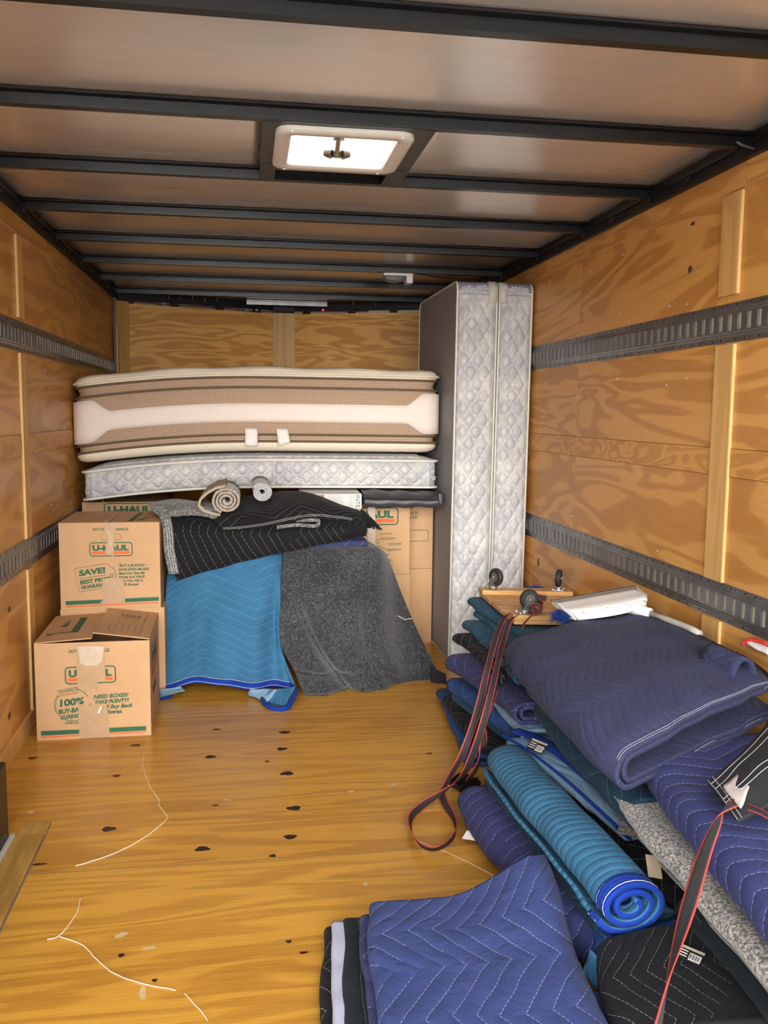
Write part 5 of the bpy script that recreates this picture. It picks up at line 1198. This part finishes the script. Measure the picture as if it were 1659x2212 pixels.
# navy fold behind the dustpan and odd bits at the wall
fold('folded_blanket', [(2.035, 2.99, 0.46, 0, 0.20, 0.07, 0.05), (2.045, 2.86, 0.462, 0, 0.20, 0.065, 0.05), (2.06, 2.80, 0.46, 0, 0.19, 0.06, 0.05)], Q_NAVY, 'navy fold against the wall behind the dustpan', group=HG, seed=71, inner=False)
wp = patch('white_cloth', [at(1505, 1350, 1, 2.62), at(1530, 1362, 1, 2.60), at(1526, 1352, 1, 2.63), at(1512, 1343, 1, 2.64)], TAGW, None, 0.004, 4, 0.001); tag(wp, 'small white cloth scrap beside the end of the dustpan pole', 'cloth')
rc = patch('red_trimmed_cloth', [at(1608, 1388, 1, 2.27), at(1659, 1415, 1, 2.17), at(1664, 1398, 1, 2.19), at(1622, 1384, 1, 2.28)], plain('white_cotton', (0.70, 0.66, 0.62), 0.85), None, 0.008, 8, 0.003); tag(rc, 'white cloth with red trim against the plywood wall', 'cloth')
MB().tube([at(1602, 1392, 1, 2.26)+Vector((0, 0, .0)), at(1622, 1381, 1, 2.26), at(1648, 1387, 1, 2.21), at(1664, 1396, 1, 2.19)], 0.0055, 8).build('red_trim', plain('red_cotton', (0.50, 0.02, 0.02), 0.8), rc, smooth=True)
bcord = MB().tube([at(1116, 1303, 1, 3.72), at(1120, 1294, 1, 3.732), at(1128, 1278, 1, 3.74), at(1140, 1271, 1, 3.75), at(1160, 1269, 1, 3.755), at(1176, 1274, 1, 3.75), at(1184, 1284, 1, 3.74), at(1190, 1300, 1, 3.728), at(1194, 1312, 1, 3.715)], 0.009, 8).build('blue_cord', ROYAL, None, smooth=True); tag(bcord, 'royal blue cord lying behind the rear rail of the dolly', 'cord')
rt = MB().box(-0.016, 0.016, -0.012, 0.012, -0.002, 0.002, bevel=0.001).build('red_tag', plain('red_fabric', (0.60, 0.025, 0.02), 0.7)); p = at(1283, 1622, 2, .345); rt.location = p; rt.rotation_euler = (0.5, 0.5, 0.8); tag(rt, 'small red fabric tag under the big navy blanket', 'tag')
# ---- labels
def label_tag(px, py, z, sx, sy, rot, mat, parent, nm='sewn_label', bar=False, tilt=(0, 0)):
    p = at(px, py, 2, z); t = MB().box(-sx/2, sx/2, -sy/2, sy/2, 0, 0.0012).build(nm, mat, parent)
    t.location = p; t.rotation_euler = (tilt[0], tilt[1], math.radians(rot))
    if bar:
        WT = TAGW
        MB().box(0.0, sx*0.45, -sy*0.42, sy*0.10, 0.0012, 0.0018).build('barcode_patch', WT, t)
        for k in range(7): MB().box(sx*0.03+sx*0.055*k, sx*0.03+sx*0.055*k+sx*(0.02 if k % 2 else 0.032), -sy*0.36, sy*0.02, 0.0018, 0.0021).build('bar', BLACKDK, t)
        for k in range(3): MB().box(-sx*0.45, -sx*0.08, -sy*0.30+sy*0.2*k, -sy*0.24+sy*0.2*k, 0.0012, 0.0016).build('text_line', TAGW, t)
        MB().box(-sx*0.5, sx*0.5, sy*0.30, sy*0.48, 0.0012, 0.0016).build('cream_band', plain('cream_label', (0.55, 0.45, 0.32), 0.7), t)
    return t
LBLK = plain('black_label', (0.015, 0.014, 0.014), 0.6)
def byl(s): return [o for o in SC.objects if o.get('label', '').startswith(s)][0]
label_tag(1160, 1612, .248, 0.050, 0.055, -38, LBLK, byl('pale blue blanket with royal'), bar=True, tilt=(0.25, 0.2))
label_tag(1490, 2062, .150, 0.052, 0.042, -42, LBLK, byl('dark blue blanket below'), bar=True, tilt=(0.1, 0.1))
o = label_tag(1412, 1872, .215, 0.040, 0.050, 10, plain('tan_label', (0.42, 0.31, 0.22), 0.7), byl('black quilted blanket between'), tilt=(0.9, 0.3))
o = label_tag(1022, 1806, .030, 0.055, 0.036, -38, TAGW, byl('navy blanket folded lengthwise'), tilt=(0.25, -0.1))
o = label_tag(968, 1972, .085, 0.062, 0.022, 2, plain('cream_tag', (0.62, 0.54, 0.45), 0.7), byl('bright navy quilted'), tilt=(0.6, 0))
# ---- straps
STRAP = N('strap_webbing'); _sp = STRAP.n('ShaderNodeSeparateXYZ'); STRAP.l(STRAP.uv(), _sp.inputs[0])
_e = STRAP.math('GREATER_THAN', STRAP.math('ABSOLUTE', STRAP.math('SUBTRACT', _sp.outputs[0], 0.5)), 0.385)
_wv = STRAP.math('FRACT', STRAP.math('MULTIPLY', _sp.outputs[1], 400.0))
STRAP = STRAP.done(STRAP.mix(_e, (0.028, 0.026, 0.027), (0.50, 0.055, 0.040)), 0.75, 0, STRAP.bump(_wv, 0.15, 0.001), 0.3)
def S3(l): return [at(a, b, 2, z) for a, b, z in l]
st1 = thing('ratchet_strap', 'black strap with red edges falling from the dolly to a floor loop', 'strap')
A1 = S3([(1108, 1322, .515), (1090, 1335, .505), (1072, 1375, .49), (1052, 1450, .43), (1030, 1540, .33), (1000, 1625, .22), (970, 1680, .10), (955, 1712, .03), (962, 1735, .022), (980, 1765, .016), (985, 1795, .02), (965, 1822, .022), (935, 1834, .022), (905, 1822, .022), (887, 1790, .02), (888, 1764, .016), (915, 1738, .02), (955, 1712, .040), (985, 1690, .06), (1008, 1660, .15), (1035, 1590, .28), (1060, 1500, .39), (1083, 1400, .46), (1100, 1345, .505), (1116, 1330, .51)])
D1 = [(0.9, 0.2, 0.3), (0.9, 0.3, 0.2), (0.9, 0.4, 0.1), (0.9, 0.4, 0.1), (0.95, 0.3, 0.1), (0.95, 0.2, 0.2), (0.9, 0.1, 0.35), (0.8, 0.0, 0.6), (0.5, 0.1, 0.85), (0.2, 0.1, 1), (0.15, 0, 1), (-0.1, -0.45, 0.8), (-0.1, -0.6, 0.7), (-0.3, -0.5, 0.75), (-0.4, -0.1, 0.85), (-0.3, 0.1, 0.9), (0.0, 0.2, 1), (0.5, 0.1, 0.85), (0.85, 0, 0.5), (0.9, 0.1, 0.3), (0.95, 0.2, 0.2), (0.9, 0.4, 0.1), (0.9, 0.4, 0.1), (0.9, 0.3, 0.2), (0.9, 0.2, 0.3)]
ribbon('webbing', A1, 0.029, D1, STRAP, st1, 0.002, 240)
A2 = S3([(1070, 1492, .34), (1058, 1530, .30), (1046, 1572, .25), (1044, 1605, .215), (1036, 1630, .175), (1025, 1665, .11), (1012, 1684, .045)])
ribbon('webbing', A2, 0.026, [(0.9, 0.3, 0.2), (0.9, 0.4, 0.1), (0.4, 0.2, 0.9), (0.9, 0.3, -0.2), (0.3, 0.5, 0.8), (0.9, 0.3, 0.2), (0.9, 0.3, 0.2)], STRAP, st1, 0.002, 70)
ribbon('webbing', S3([(1122, 1362, .485), (1134, 1345, .498), (1150, 1328, .512), (1172, 1308, .525), (1150, 1290, .54), (1180, 1293, .535)]), 0.026, [(0.8, 0.5, 0.3)]*3+[(0.3, 0.2, 0.9)]*3, STRAP, st1, 0.002, 50)
kn = []
c0 = at(1158, 1316, 2, .525)
for i in range(40): a = i*0.9; kn.append(c0+Vector((0.022*math.cos(a), 0.018*math.sin(a*1.3), 0.014*math.sin(a*0.7))))
ribbon('tangle', kn, 0.012, [(0.3, 0.3, 0.9)]*40, STRAP, st1, 0.002, 160)
# hook
BK = plain('black_coated_steel', (0.008, 0.008, 0.009), 0.3); h0 = at(1082, 1478, 2, .345)
hk = [h0+Vector(q) for q in ((0.0, 0.0, 0.0), (-0.016, 0.0, 0.008), (-0.018, 0.01, 0.022), (-0.004, 0.015, 0.032), (0.012, 0.014, 0.026), (0.014, 0.006, 0.010), (0.004, 0.0, 0.0), (0.004, 0.012, 0.030), (0.010, 0.020, 0.046), (0.026, 0.025, 0.056), (0.030, 0.028, 0.072), (0.016, 0.03, 0.084), (0.0, 0.028, 0.080), (-0.006, 0.024, 0.066), (-0.002, 0.02, 0.056))]
MB().tube([Vector(cr([tuple(p) for p in hk], i/70)) for i in range(71)], 0.0038, 8).build('hook', BK, st1, smooth=True)
# ratchet buckle
bk0 = at(1006, 1700, 2, 0.006); bk = empty('ratchet_buckle'); bk.parent = st1; bk.location = bk0; bk.rotation_euler = (0, 0, math.radians(28))
for s_ in (-1, 1):
    m = MB(); m.poly([(-0.045, s_*0.020, 0.002), (0.045, s_*0.020, 0.002), (0.048, s_*0.020, 0.016), (0.022, s_*0.020, 0.034), (-0.030, s_*0.020, 0.036), (-0.048, s_*0.020, 0.018)], 0.003, (0, s_, 0)); m.build('side_plate', BK, bk)
    m = MB(); m.poly([(-0.052, s_*0.026, 0.022), (-0.010, s_*0.026, 0.040), (0.030, s_*0.026, 0.036), (0.026, s_*0.026, 0.024), (-0.046, s_*0.026, 0.012)], 0.003, (0, s_, 0)); m.build('handle_plate', BK, bk)
    MB().cyl((0.010, s_*0.0245, 0.026), (0, 1, 0), 0.013, 0.004, 16).build('ratchet_gear', BK, bk); MB().cyl((-0.034, s_*0.0245, 0.018), (0, 1, 0), 0.004, 0.006, 8).build('pin', BRIGHT, bk)
MB().cyl((0.010, 0, 0.026), (0, 1, 0), 0.008, 0.050, 14).build('spool', BK, bk); MB().cyl((-0.050, 0, 0.018), (0, 1, 0), 0.006, 0.056, 12).build('handle_bar', BK, bk); MB().box(-0.044, 0.0, -0.019, 0.019, 0.003, 0.007).build('base_plate', BK, bk); MB().cyl((0.042, 0, 0.010), (0, 1, 0), 0.004, 0.044, 8).build('bolt', BRIGHT, bk)
# loose strap in the foreground
st2 = thing('cargo_strap', 'long black strap with red edges hanging over the near navy blanket', 'strap')
p0, p1 = at(1600, 1728, 2, .475), at(1560, 1752, 2, .468)
L2 = [p0, p1, at(1543, 1790, 2, .452), at(1520, 1850, 2, .43), at(1490, 1950, 2, .41), at(1460, 2060, 2, .40), at(1438, 2150, 2, .39), at(1418, 2240, 2, .385)]
ribbon('webbing', L2, 0.036, [(0.5, 1, 0.2), (0.8, 0.7, 0.2), (1, 0.25, 0.25), (1, 0.1, 0.2), (1, 0.1, 0.15), (0.75, 0.3, 0.6), (0.4, 0.5, 0.9), (0.15, 0.6, 1)], STRAP, st2, 0.002, 90)
ribbon('strap_end', [at(1612, 1742, 2, .47), at(1640, 1752, 2, .475), at(1680, 1775, 2, .475)], 0.026, [(0.3, 1, 0.2)]*3, STRAP, st2, 0.002, 20)
